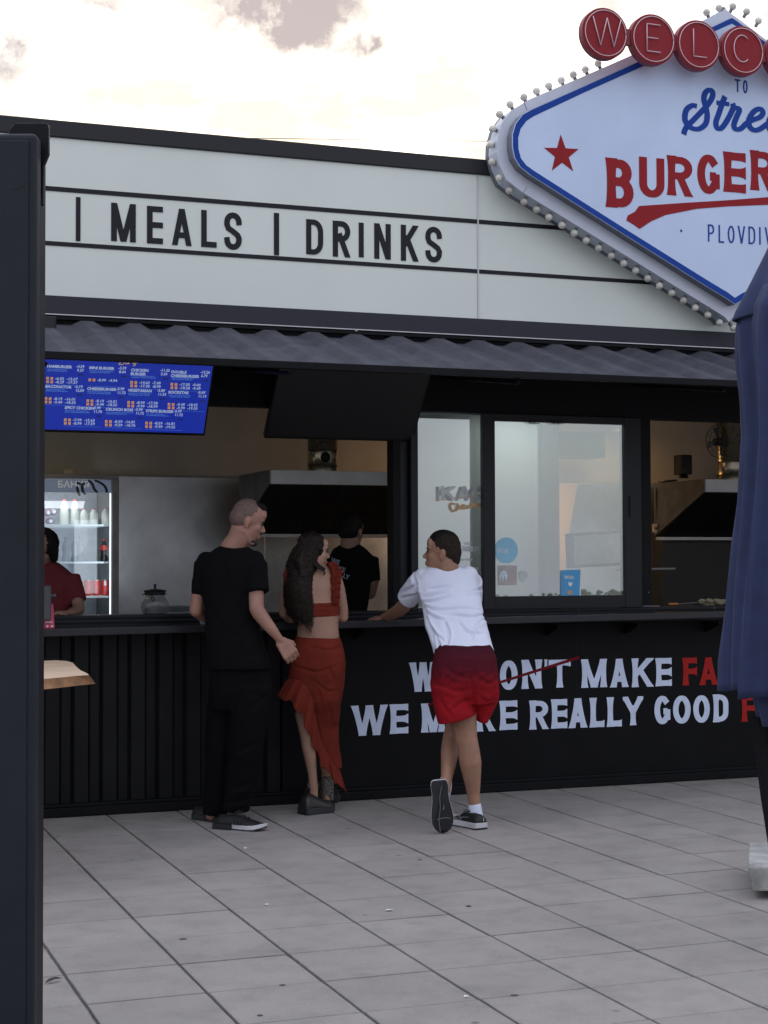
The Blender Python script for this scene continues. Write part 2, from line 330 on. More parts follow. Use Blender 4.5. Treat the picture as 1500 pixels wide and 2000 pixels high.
def glyph(mb, ch, P0, ex, ey, nrm, w, h, sw, flare=0, th=.003, extra=None):
    """one letter in the box w x h (metres) whose lower left is P0; sw = stroke width"""
    P0, ex, ey, nrm = Vector(P0), Vector(ex), Vector(ey), Vector(nrm)
    q = sw/2
    for k, st in enumerate(extra or GL[ch]):
        ext = True
        if st[-1] == 'x': st = st[:-1]; ext = False
        if flare and not extra and len(st) > 4: ext = ext and ch not in 'BDRP'
        qx = q*(1.32 if flare and w > sw*2.2 else 1)
        pts = [Vector((qx+u*(w-2*qx), q+v*(h-sw))) for u, v in st]
        if len(st) == 2 and st[0][0] != st[1][0] and st[0][1] != st[1][1] and ch in 'AMNVWKR': pts = [Vector((pts[i].x, st[i][1]*h)) if st[i][1] in (0, 1) else pts[i] for i in (0, 1)]
        pts = [p for i, p in enumerate(pts) if i == 0 or (p-pts[i-1]).length > sw*.02]
        if w <= sw*1.3 or ch in 'I|': pts = [Vector((w/2, p.y)) for p in pts]
        closed = (pts[0]-pts[-1]).length < 1e-5
        two = len(pts) == 2; half = bool(flare) and two and ((ch in 'EFLY' and k) or (ch == 'K' and k) or (ch == 'R' and k == 2))
        if two:
            a, b = pts; d = (b-a).normalized()
            if ext: a = a if half else a-d*sw; b = b+d*sw
            pts = [a+(b-a)*i/10 for i in range(11)]
        elif ext and not closed:
            pts[0] = pts[0]-(pts[1]-pts[0]).normalized()*q*.9; pts[-1] = pts[-1]+(pts[-1]-pts[-2]).normalized()*q*.9
        L = [0]
        for i in range(1, len(pts)): L.append(L[-1]+(pts[i]-pts[i-1]).length)
        lf, rg = [], []
        n = len(pts)
        for i, p in enumerate(pts):
            pa = pts[i-1] if i else (pts[-2] if closed else None); pb = pts[i+1] if i < n-1 else (pts[1] if closed else None)
            d1 = (p-pa).normalized() if pa is not None else (pb-p).normalized(); d2 = (pb-p).normalized() if pb is not None else d1
            d = (d1+d2).normalized() if (d1+d2).length > 1e-6 else d1
            nn = Vector((-d.y, d.x)); c = max(.72, d.dot(d1))
            s = L[i]/L[-1]
            f = 1 if not ext else 1+flare*(max(0, 2*s-1) if half else abs(2*s-1))**2.6-(.06 if flare else 0)
            if flare and closed or (flare and n > 11): f = .92+.22*(abs(d.y)-.5)
            lf.append(p+nn*q*f/c); rg.append(p-nn*q*f/c)
        rs = nrm*(.00035*k)
        for i in range(n-1):
            poly = clip([tuple(lf[i]), tuple(lf[i+1]), tuple(rg[i+1]), tuple(rg[i])], 0, 0, w, h)
            if len(poly) < 3: continue
            mb.prism([P0+ex*x+ey*y+rs for x, y in poly], nrm*th)
def letters(word, boxes, Y, mats, parent, sw=.2, flare=0, th=.003, name='letter'):
    """boxes: per letter (x0,x1,y0_top,y1_bottom) measured on the photograph, met with the plane Y"""
    out = []
    for ch, (x0, x1, y0, y1) in zip(word, boxes):
        a = at(x0, y1, Y); b = at(x1, y1, Y); c = at((x0+x1)/2, y0, Y)
        w = b.x-a.x; h = c.z-(a.z+b.z)/2
        mb = MB(); glyph(mb, ch, (a.x, Y, (a.z+b.z)/2), (1,0,0), (0,0,1), (0,-1,0), w, h, sw*h, flare, th)
        out.append(mb.build(name, mats, parent))
    return out
def text(body, P0, ex, ey, size, M, parent, name='lettering', sx=1.0, bold=0, align='LEFT', th=.0008):
    cu = bpy.data.curves.new('t', 'FONT'); cu.body = body; cu.size = size; cu.extrude = th; cu.offset = bold; cu.align_x = align; cu.resolution_u = 2
    o = bpy.data.objects.new('t', cu); COL.objects.link(o)
    bpy.context.view_layer.update()
    me = bpy.data.meshes.new_from_object(o.evaluated_get(bpy.context.evaluated_depsgraph_get()))
    bpy.data.objects.remove(o)
    ex, ey = Vector(ex).normalized(), Vector(ey).normalized(); nz = ex.cross(ey)
    mm = Matrix((ex*sx, ey, nz)).transposed().to_4x4(); mm.translation = Vector(P0)
    me.transform(mm); me.materials.clear(); me.materials.append(M)
    o = bpy.data.objects.new(name, me); return link(o, parent)

# ================================================================== SETTING
SLAB = slab_material('grey_paving_slab'); SLABJ = slab_material('far_paving', True)
DIRT = mat('joint_dirt', (.15, .14, .13), .95, vary=.3, nscale=30)
mb = MB(); mb.add([(-400,-39,-.011),(400,-39,-.011),(400,400,-.011),(-400,400,-.011)], [(0,1,2,3)])
tag(mb.build('ground', DIRT), kind='structure')
NX0, NX1, NY0, NY1 = -3, 16, -9, 7           # slab columns and rows built one by one
X0, X1 = TX0+NX0*TW, TX0+NX1*TW; Y0, Y1 = TY0+NY0*TW, TY0+NY1*TW
mb = MB()
for a, b, c, d in ((-60, -38, 60, Y0), (-60, Y1, 60, 60), (-60, Y0, X0, Y1), (X1, Y0, 60, Y1)):
    mb.add([(a, b, 0), (c, b, 0), (c, d, 0), (a, d, 0)], [(0, 1, 2, 3)])
pav = tag(mb.build('pavement', SLABJ), kind='structure')
var = []
for k in range(5):
    h = TW/2; gx, gy = .0048, .0024
    v = []; n = 5
    ring = []
    for s in range(4):
        for i in range(n):
            t = i/n*2-1
            p = [(t*1, -1), (1, t), (-t, 1), (-1, -t)][s]
            j = random.uniform(-.0014, .0014) if i else random.uniform(.0, .003)
            ring.append(((h-gx)*p[0]-math.copysign(j, p[0])*(abs(p[0]) == 1), (h-gy)*p[1]-math.copysign(j, p[1])*(abs(p[1]) == 1)))
    top = [(x*.992, y*.992, 0) for x, y in ring]; mid = [(x, y, -.002) for x, y in ring]; lo = [(x, y, -.028) for x, y in ring]
    q = MB().rings([lo, mid, top]); o = q.build('paving_slab', SLAB); var.append(o.data); bpy.data.objects.remove(o)
cnt = 0
for i in range(NX0, NX1):
    for j in range(NY0, NY1):
        c = Vector((TX0+(i+.5)*TW, TY0+(j+.5)*TW, 0))
        o = bpy.data.objects.new('paving_slab', random.choice(var)); o.location = c+Vector((0, random.uniform(-.0018, .0018), random.uniform(-.0008, .0014)))
        o.rotation_euler = (random.uniform(-.002, .002), random.uniform(-.002, .002), random.choice((0, 0, math.pi))+random.uniform(-.002, .002))
        link(o, pav); cnt += 1
GUM = mat('flattened_gum', (.06, .055, .055), .8)
for px, py, r in ((357,1835,.016),(820,1680,.011),(915,1770,.012),(552,1925,.012),(1005,1945,.014),(508,1984,.01),(258,1679,.006)):
    c = gd(px, py); mb = MB(); mb.rings([[c+Vector((math.cos(a)*r*random.uniform(.8,1.1), math.sin(a)*r*.9, z)) for a in [2*math.pi*k/10 for k in range(10)]] for z in (.0, .0025)])
    mb.build('gum_spot', GUM, pav)
PAPER = mat('white_paper_scrap', (.75, .77, .8), .7)
for (px, py, w, lab) in ((479,1657,.012,'tiny white paper scrap on the slabs near the black running shoe'),(520,1767,.013,'small white paper scrap on the paving left of centre'),(760,1778,.026,'largest torn white paper scrap in the middle of the paving'),(910,1947,.012,'tiny white paper scrap at the bottom of the paving')):
    c = gd(px, py, .003); mb = MB()
    P = [c+Vector((math.cos(a)*w*random.uniform(.5,1), math.sin(a)*w*random.uniform(.35,.6), random.uniform(0,.004))) for a in [2*math.pi*k/7 for k in range(7)]]
    mb.rings([P, [p+Vector((0,0,.0012)) for p in P]]); tag(mb.build('paper_scrap', PAPER), lab, 'litter', 'paper scraps on the paving')
LEAF = mat('dry_leaf', (.05, .04, .035), .8)
c = gd(104, 1917, .004); mb = MB(); P = [c+Vector(q) for q in ((-.03,-.01,0),(-.012,-.012,.008),(.012,-.002,.01),(.034,.014,.004),(.01,.012,.012),(-.015,.004,.01))]
mb.rings([P, [p+Vector((0,0,.0015)) for p in P]]); tag(mb.build('dry_leaf', LEAF), 'small dark curled leaf on the slabs at the lower left', 'leaf')

# ------------------------------------------------------------------ the kiosk
KX0, KX1 = -1.2, 9.2
kio = root('food_kiosk', (4, 1.1, 0), 'black container burger kiosk with cream marquee panel, serving hatch and sliding windows', 'kiosk')
Y_B = -.06
# corrugated front under the hatch, flat board under the windows
XB = at(560, 1400, 0).x
mb = MB(); x = KX0; P = .166; prof = []
while x < XB:
    for dx, y in ((0, 0), (.052, 0), (.070, .034), (.122, .034), (.140, 0)):
        prof.append((x+dx, y))
    x += P
mb.rings([[(a, b, z) for a, b in prof] for z in (.055, .62, 1.06)], closed=False)
mb.build('corrugated_wall', CORB, kio)
fb = MB(); fb.box((XB-.03, -.012, .055), (KX1, .03, 1.06)); fb.build('front_board', BOARD, kio, bevel=.003)
for x in (XB-.03, 3.55, 4.83, 6.10, 7.4):
    box('board_seam', (x, -.0130, .07), (x+.010, -.0122, 1.05), BLK, kio, 0)
mb = MB(); mb.box((KX0, Y_B, 0.004), (KX1, .03, .055)); mb.box((KX0, Y_B+.012, .055), (KX1, -.002, .075)); mb.build('base_rail', BLK, kio, bevel=.004)
# counter shelf (very slightly out of level, as in the photograph)
def zsh(x): return 1.087+(x-1.39)*.0095
mb = MB()
for a, b, y0, y1, dz0, dz1 in ((KX0, KX1, -.25, -.008, -.043, 0),):
    mb.hexa([(a,y0,zsh(a)+dz0),(b,y0,zsh(b)+dz0),(b,y1,zsh(b)+dz0),(a,y1,zsh(a)+dz0)], [(a,y0,zsh(a)),(b,y0,zsh(b)),(b,y1,zsh(b)),(a,y1,zsh(a))])
mb.build('counter_shelf', mat('slate_counter_shelf', (.0095, .0105, .0145), .45, vary=.15, nscale=9, bump=.15, bscale=60), kio, bevel=.004)
for px in (1065, 1220, 1375, 690, 860):
    x = at(px, 1240, -.02).x
    mb = MB(); mb.prism([(x, -.013, 1.055), (x, -.20, 1.055), (x, -.20, 1.04), (x, -.035, .985), (x, -.013, .985)], (.02, 0, 0)); mb.build('shelf_bracket', BOARD, kio, bevel=.002)
# window track sill, stepped grooves
mb = MB()
for y, z0, z1 in ((.0, 1.06, 1.098), (.02, 1.098, 1.112), (-.004, 1.112, 1.128), (.016, 1.128, 1.138), (-.008, 1.138, 1.153)):
    mb.box((KX0, y, z0), (KX1, .16, z1))
mb.build('window_track', ALU, kio)
for px, py in ((192,1202),(1130,1192),(1247,1159),(1267,1157),(1395,1188),(1398,1200),(560,1199)):
    c = at(px, py, -.012); mb = MB(); mb.ell(c, ((.003,0,0),(0,.002,0),(0,0,.003)), 8, 5); mb.build('screw_head', SILV, kio)
# header beam above the openings
ZT = 2.403
mb = MB(); mb.box((KX0, -.01, ZT), (KX1, .10, 2.87)); mb.build('header_beam', BLK, kio, bevel=.004)
# posts
def px_x(px, py=1000, Y=0): return at(px, py, Y).x
for a, b, Yp, M in ((768, 783, .0, BLK), (783, 801, .03, ALU), (801, 815, -.02, ALU)):
    box('post', (px_x(a), Yp, 1.153), (px_x(b)-.001, Yp+.11, ZT), M, kio)
x_l, x_r = px_x(815, 1000), px_x(943, 1000); xa, xb = px_x(955, 1000, -.03), px_x(1228, 1000, -.03)
# glass
GL_ = bpy.data.materials.new('reflective_window_glass'); GL_.use_nodes = True; t = GL_.node_tree; t.nodes.clear()
gl = N(t, 'ShaderNodeBsdfGlossy'); gl.inputs['Roughness'].default_value = .012; gl.inputs['Color'].default_value = (.93, .97, .95, 1)
tr = N(t, 'ShaderNodeBsdfTransparent'); tr.inputs['Color'].default_value = (.93, .96, .95, 1)
mxg = N(t, 'ShaderNodeMixShader'); mxg.inputs[0].default_value = .31
og = N(t, 'ShaderNodeOutputMaterial'); t.links.new(tr.outputs[0], mxg.inputs[1]); t.links.new(gl.outputs[0], mxg.inputs[2]); t.links.new(mxg.outputs[0], og.inputs[0])
def sash(x0, x1, Y, z0, z1, fw, name='sliding_window', lab=None, glassm=GL_):
    mb = MB()
    mb.box((x0, Y, z0), (x0+fw, Y+.04, z1)); mb.box((x1-fw, Y, z0), (x1, Y+.04, z1))
    mb.box((x0+fw, Y+.001, z0), (x1-fw, Y+.04, z0+fw)); mb.box((x0+fw, Y+.001, z1-fw), (x1-fw, Y+.04, z1))
    o = mb.build(name, ALU, kio, bevel=.003)
    if lab: o['label'] = lab
    g = MB().box((x0+fw, Y+.016, z0+fw), (x1-fw, Y+.020, z1-fw)).build('pane', glassm, o)
    return o, g
sash(x_l-.0, x_r+.05, .055, 1.145, ZT+.02, .022, lab='rear sliding window sash partly behind the front sash')
zb_, zt_ = at(970, 1165, -.03).z, at(966, 822, -.03).z
xg0, xg1 = px_x(967, 1000, -.03), px_x(1220, 1000, -.03)
mb = MB(); Yf = -.035
mb.box((px_x(944, 1000, Yf), Yf, 1.155), (xg0, Yf+.045, ZT)); mb.box((xg1, Yf, 1.155), (px_x(1228, 1000, Yf), Yf+.045, ZT))
mb.box((xg0, Yf+.001, 1.155), (xg1, Yf+.045, zb_)); mb.box((xg0, Yf+.001, zt_), (xg1, Yf+.045, ZT))
fs = mb.build('sliding_window', ALU, kio, bevel=.003); fs['label'] = 'front sliding window sash with stickers'
MB().box((xg0, Yf+.018, zb_), (xg1, Yf+.022, zt_)).build('pane', GL_, fs)
mb = MB(); xh = px_x(1232, 1000, Yf)
box('post', (px_x(1228,1000,Yf)+.002, -.02, 1.153), (px_x(1250), .09, ZT), ALU, kio)
box('post', (px_x(1250)+.002, 0, 1.153), (px_x(1272), .09, ZT), BLK, kio)
zc = at(1232, 990).z
mb = MB(); mb.box((xh-.012, Yf-.012, zc-.07), (xh+.003, Yf-.001, zc+.07)); mb.build('window_handle', CASE, fs, bevel=.003)
# upper fascia, marquee panel and trims
zp0, zp1, zr = 3.005, 3.93, 4.03
box('roof_box', (KX0, .12, 2.87), (KX1, 2.5, 4.00), BLK, kio)
YM = -.02
mp_ = MB().box((KX0, YM, zp0), (px_x(933.2, 470, YM)-.0015, .115, zp1)).build('marquee_panel', CREAM, kio, bevel=.002)
mp2 = MB().box((px_x(933.2, 470, YM)+.0015, YM, zp0), (KX1, .115, zp1)).build('marquee_panel', CREAM, kio, bevel=.002)
xs = px_x(933.2, 470, YM)
box('panel_joint', (xs-.0045, YM-.006, 2.90), (xs+.0045, YM-.001, zr), SILV, kio, 0)
mb = MB(); mb.box((KX0, YM-.012, 2.90), (KX1, .11, zp0)); mb.build('lower_trim', NAVYBAND, kio, bevel=.002)
mb = MB(); mb.box((KX0, YM-.016, 2.893), (KX1, .0, 2.899)); mb.build('drip_edge', SILV, kio)
mb = MB(); mb.box((KX0, YM-.014, zp1), (KX1, .14, zr)); mb.build('roof_trim', ROOFT, kio, bevel=.006)
for za, zb in ((3.615, 3.642), (3.297, 3.322)):
    for a, b, p in ((KX0, xs-.006, mp_), (xs+.006, KX1, mp2)):
        MB().box((a, YM-.004, za), (b, YM-.0005, zb)).build('stripe', INK, p)
Yl = YM-.0008
letters('|MEALS', [(148,157,385,471),(217,265,397.5,472),(287,318,403,476),(336,374,408,479.5),(393,423,411,483),(438,472,415,488)], Yl, INK, mp_, sw=.15)
letters('|DRINKS', [(535,545,416,498.5),(598,631,429,497.5),(650,684,432,502),(700,711,435,502.5),(731,763,437,506),(783,817,440,510),(831,863,443,512.5)], Yl, INK, mp_, sw=.15)
# ---- awning: the lifted wall flap, corrugated, leaning down and out
aw = MB(); AZ0, AZ1, AY1 = 2.878, 2.53, -1.15
prof = []; x = KX0; P = .2745
x = px_x(440, 633)-6*P*1.0-.06
while x > KX0: x -= P
while x < KX1:
    for dx, h in ((0, .031), (.07, .031), (.130, 0), (.215, 0)): prof.append((x+dx, h))
    x += P
L = math.hypot(AY1, AZ0-AZ1); dn = Vector((0, AY1/L, -(AZ0-AZ1)/L)); nn = Vector((0, -(AZ0-AZ1)/L, -AY1/L))
if nn.z < 0: nn = -nn
rs = []
for s in (0.02, .3, .6, L):
    rs.append([Vector((a, -.02, AZ0-.03))+dn*s+nn*(h*(1)+.0) for a, h in prof])
aw.rings(rs, closed=False)
rs2 = [[p-nn*.004 for p in r] for r in rs]; aw.rings(rs2, closed=False)
awn = aw.build('awning', AWN, kio)
e = Vector((0, -.02, AZ0-.03))+dn*L
mb = MB(); mb.box((KX0, e.y-.032, e.z-.010), (KX1, e.y+.004, e.z+.029)); mb.build('edge_trim', BLK, awn, bevel=.003)
for x in (1.25, 2.55, 3.9, 5.25, 6.6):
    MB().tube([(x, -.03, 2.62), (x, e.y+.03, e.z-.03)], .012, 8).build('strut', BLK, awn)
mb = MB(); mb.box((KX0, -.10, 2.858), (KX1, -.045, 2.876)); mb.build('hinge_bar', BLK, awn)
for px, py in ((417,639),(694,648)):
    c = at(px, py, -.06); MB().prism([c+Vector(q) for q in ((-.014,0,-.006),(.004,0,-.002),(.016,0,.009),(-.002,0,.004))], (0, .004, .002)).build('loose_flake', PAPER, awn)
# ---- inner shell
YI = 2.25
box('inner_floor', (KX0, .1, .05), (KX1, 2.4, .10), IFLOOR, kio, 0)
box('ceiling', (KX0, .1, 2.62), (KX1, 2.4, 2.70), mat('inner_ceiling', (.10,.10,.10), .7), kio, 0)
xd = 4.12
box('back_wall', (KX0, YI+.06, .10), (KX1, YI+.16, 2.62), IWALL, kio, 0)
box('end_wall', (KX0-.05, .1, .05), (KX0, 2.4, 2.9), BLK, kio, 0)
box('end_wall', (KX1, .1, .05), (KX1+.05, 2.4, 2.9), BLK, kio, 0)
mb = MB()
ZS = at(300, 931, YI).z
xx = 1.0
while xx < 8.9:
    mb = MB().box((xx, YI, 1.0), (xx+1.197, YI+.02, ZS if xx < 4.5 else ZS)); mb.build('steel_cladding', STEEL, kio, bevel=.002); xx += 1.2
box('work_bench', (1.0, .2, 1.02), (8.8, .75, 1.06), STEELD, kio)
box('bench_front', (1.0, .22, .12), (8.8, .25, 1.015), STEELD, kio, 0)
# white partition and column behind the sliding windows
box('partition', (px_x(808,1000,.8), .8, .1), (px_x(1052,1000,.8), .84, 2.6), IWHITE, kio, 0)
box('column', (px_x(1063,1000,.7), .7, .1), (px_x(1093,1000,.7), .80, 2.6), mat('grey_column', (.13,.135,.15), .5), kio)
box('column', (px_x(1052,1000,.78)+.002, .78, .1), (px_x(1063,1000,.7), .86, 2.6), mat('light_column', (.34,.36,.38), .5), kio)
box('wall_cabinet', (px_x(1093,850,1.6), 1.6, at(1100,892,1.6).z), (px_x(1182,850,1.6), 1.85, at(1100,843,1.6).z), mat('grey_cabinet', (.10,.11,.12), .6), kio)

# ================================================================== DIAMOND SIGN
XC = at(1434, 35, -.3).x
sg = root('marquee_sign', (XC, -.15, 2.95), 'big white diamond marquee sign with blue border, bulbs and red lettering on the kiosk roof', 'sign')
def z25(P): return [(900+x/2.5, y/2.5) for x, y in P]
def sym(P, Y):                       # left half traced, right half mirrored
    L = [at(x, y, Y) for x, y in P]
    for p in L: p.x = min(p.x, XC-.001)
    return L+[Vector((2*XC-p.x, p.y, p.z)) for p in reversed(L)]
O1 = z25([(1330,42),(1300,46),(1270,58),(1230,76),(860,258),(600,372),(330,487),(245,540),(200,600),(178,680),(176,740),(190,810),(225,880),(300,938),(500,1060),(850,1275),(1200,1492),(1290,1548),(1330,1572)])
O2 = z25([(1333,88),(1305,93),(1240,124),(860,303),(600,420),(340,536),(295,562),(263,605),(248,655),(248,720),(258,770),(285,815),(335,855),(800,1150),(1200,1402),(1300,1462),(1345,1488)])
O3 = z25([(1333,118),(1310,121),(1250,148),(880,328),(600,453),(355,568),(318,592),(290,630),(278,675),(280,730),(292,775),(318,808),(360,838),(800,1118),(1200,1368),(1300,1428),(1345,1455)])
YR = -.20
P1 = sym(O1, YR); mb = MB(); mb.prism(P1, (0, .13, 0)); rim = mb.build('rim', SIGNR, sg, bevel=.006)
mb = MB(); mb.prism([p+Vector((0, .14, 0)) for p in P1], (0, .04, 0)); mb.build('back_return', SIGNS, sg)
YF = -.27
P2 = sym(O2, YF); c2 = sum(P2, Vector())/len(P2)
mb = MB(); mb.prism([p+Vector((0, .0, 0)) for p in P2], (0, .068, 0)); mb.build('face_return', SIGNS, sg)
P2b = [c2+(p-c2)*.9985+Vector((0, -.0045, 0)) for p in P2]
mb = MB(); mb.prism(P2b, (0, .004, 0)); face = mb.build('face_panel', SIGNW, sg)
YB = YF-.005
mb = MB(); Ao = [c2+(p-c2)*.9955 for p in P2]; Ai = sym(O3, YF)
k = min(len(Ao), len(Ai))
def resamp(P, n):
    L = [0]
    for i in range(len(P)): L.append(L[-1]+(P[(i+1) % len(P)]-P[i]).length)
    out = []
    for q in range(n):
        s = L[-1]*q/n; i = max(j for j in range(len(P)) if L[j] <= s)
        out.append(P[i].lerp(P[(i+1) % len(P)], (s-L[i])/max(1e-9, L[i+1]-L[i])))
    return out
if len(Ao) != len(Ai): Ao, Ai = resamp(Ao, 120), resamp(Ai, 120)
Ao = [Vector((p.x, YB, p.z)) for p in Ao]; Ai = [Vector((p.x, YB, p.z)) for p in Ai]
for i in range(len(Ao)):
    j = (i+1) % len(Ao); mb.prism([Ao[i], Ao[j], Ai[j], Ai[i]], (0, -.0012, 0))
mb.build('blue_border', BLUE, face)
# rim joints
for a, b in (((1022,197),(1029,215)), ((1021,378),(1028,366)), ((1386,598),(1380,608))):
    A, B = at(*a, YR-.0015), at(*b, YR-.0015); MB().prism([A, B, B+Vector((.004,0,0)), A+Vector((.004,0,0))], (0, .001, 0)).build('rim_joint', SIGNS, rim)
# star
c = at(1097, 302, YB); mb = MB(); r = .128; pts = []
for k in range(10):
    a = R(90+36*k+3); q = r if k % 2 == 0 else r*.40; pts.append(c+Vector((math.cos(a)*q, 0, math.sin(a)*q)))
mb.prism(pts, (0, -.002, 0)).build('star', REDP, face)
sx = XC*2-c.x; mb = MB(); mb.prism([Vector((sx-(p.x-c.x), p.y, p.z)) for p in pts], (0, -.002, 0)).build('star', REDP, face)
b25 = lambda a, b, c_, d: (900+a/2.5, 900+b/2.5, c_/2.5, d/2.5)
letters('BURGER', [b25(706,850,775,1016), b25(866,1000,768,968), b25(1006,1136,763,957), b25(1150,1270,752,950), b25(1281,1392,744,940), b25(1412,1540,738,932)], YB, REDP, face, sw=.21, flare=.60, th=.002)
letters('TO', [b25(1338,1365,388,449), b25(1378,1400,392,456)], YB, BLUE, face, sw=.11)
letters('PLOVDIV', [b25(1207,1237,1096,1180), b25(1259,1285,1099,1185), b25(1304,1336,1102,1187), b25(1353,1388,1104,1189), b25(1405,1437,1107,1192), b25(1455,1466,1109,1194), b25(1485,1520,1111,1196)], YB, BLUE, face, sw=.085)
c = at(900+1076/2.5, 1127/2.5, YB); MB().prism([c+Vector(q) for q in ((-.010,0,0),(0,0,-.011),(.010,0,0),(0,0,.011))], (0,-.001,0)).build('dot', BLUE, face)
sw_ = quadpx(z25([(870,1006),(1100,990),(1300,978),(1480,964),(1640,950),(1660,985),(1500,1000),(1300,1008),(1150,1020),(1000,1050),(930,1080),(873,1118),(840,1095),(808,1076),(815,1052),(850,1034)]), YB)
MB().prism(sw_, (0, -.002, 0)).build('underline_stroke', REDP, face)
# script word, brush stroke thickness
def z375(P): return [(1100+x/3.75, y/3.75) for x, y in P]
def brush(paths, w, M, parent, name, Y):
    mb = MB()
    for k, P in enumerate(paths):
        W3 = [at(x, y, Y) for x, y in P]
        # smooth
        Q = []
        for i in range(len(W3)-1):
            p0, p1, p2, p3 = W3[max(i-1, 0)], W3[i], W3[i+1], W3[min(i+2, len(W3)-1)]
            for q in range(5):
                t_ = q/5; Q.append(.5*((2*p1)+(p2-p0)*t_+(2*p0-5*p1+4*p2-p3)*t_*t_+(3*p1-p0-3*p2+p3)*t_**3))
        Q.append(W3[-1]); lf, rg = [], []
        for i, p in enumerate(Q):
            d = (Q[min(i+1, len(Q)-1)]-Q[max(i-1, 0)]).normalized(); n_ = Vector((-d.z, 0, d.x)); s_ = w/2*(.8+.35*abs(d.z))
            o_ = Vector((0, -.0004*k-.00002*i, 0)); lf.append(p+n_*s_+o_); rg.append(p-n_*s_+o_)
        for i in range(len(Q)-1): mb.prism([lf[i], lf[i+1], rg[i+1], rg[i]], (0, -.0016, 0))
    return mb.build(name, M, parent)
brush([z375(P) for P in (
 [(882,985),(900,935),(960,872),(1010,820),(1060,765),(1092,710),(1092,672),(1068,660),(1040,680),(1030,725),(1045,790),(1054,850),(1040,910),(990,945),(935,935),(898,895),(890,850),(905,800),(945,773),(978,778)],
 [(1185,706),(1165,755),(1140,830),(1118,895),(1128,938),(1158,938),(1195,890),(1235,815),(1248,775)],
 [(1122,752),(1170,758),(1215,764)],
 [(1240,757),(1252,785),(1290,802),(1272,850),(1250,910),(1262,945),(1300,942),(1340,905),(1385,880),(1440,858),(1462,825),(1440,798),(1398,815),(1362,868),(1362,922),(1395,953),(1440,945),(1490,910)],
 [(1490,910),(1560,890),(1600,850),(1580,820),(1535,840),(1505,890),(1510,945),(1550,970),(1600,950),(1640,900)],
 [(1700,740),(1680,800),(1655,880),(1655,940),(1690,965),(1730,940)], [(1630,795),(1740,810)])], .036, BLUE, face, 'script_lettering', YB)
# bulbs
bm_ = MB(); bm_.ell((0, -.0, .0), ((.0245,0,0),(0,.0245,0),(0,0,.0245)), 16, 10); bo = bm_.build('bulb', BULB, smooth='all'); bdat = bo.data; bpy.data.objects.remove(bo)
so_ = MB(); so_.lathe((0, 0, 0), (0, 0, 1), [(-.045, .0115), (-.014, .0125), (-.012, .010)], 10); s_o = so_.build('lamp_socket', SOCK); sdat = s_o.data; bpy.data.objects.remove(s_o)
B = [(1168,124),(1143,136),(1119.5,146),(1096,157),(1071.5,168),(1047.5,178),(1023,190),(996,204),(975.5,223),(961.5,251.5),(958,282),(961,317),(975,348),(994.5,372),(1023.5,394),(1048,409),(1072,424),(1097.5,439.5),(1121.5,455),(1145,469.5),(1169,484.5),(1194,499.5),(1218,514),(1241.5,528.5),(1265,543.5),(1288,558),(1312,572),(1335,587),(1358,601),(1382.5,615),(1405.5,629.5),(1432,640),(1380,24.5),(1404,16),(1431,13),(1458,23),(1481,41)]
cen = Vector((XC-.55, 0, 4.03))
YBu = -.15
for px, py in B:
    p = at(px, py, YBu)
    # outward direction = away from the nearest rim edge
    best = None
    for i in range(len(P1)):
        a, b = P1[i], P1[(i+1) % len(P1)]; a2, b2 = Vector((a.x, a.z)), Vector((b.x, b.z)); q = Vector((p.x, p.z))
        t_ = max(0, min(1, (q-a2).dot(b2-a2)/max(1e-9, (b2-a2).length_squared))); c_ = a2.lerp(b2, t_); dd = (q-c_).length
        if best is None or dd < best[0]: best = (dd, c_, b2-a2)
    e_ = best[2].normalized(); nn_ = Vector((e_.y, -e_.x)); q = Vector((p.x, p.z)); m2 = Vector((XC, 4.03))
    if nn_.dot(q-m2) < 0: nn_ = -nn_
    d = Vector((nn_.x, 0, nn_.y)).normalized()
    o = bpy.data.objects.new('bulb', bdat); o.location = p; link(o, sg)
    s = bpy.data.objects.new('lamp_socket', sdat); s.rotation_mode = 'QUATERNION'; s.rotation_quaternion = d.to_track_quat('Z', 'Y'); s.location = (0, 0, 0); link(s, o)
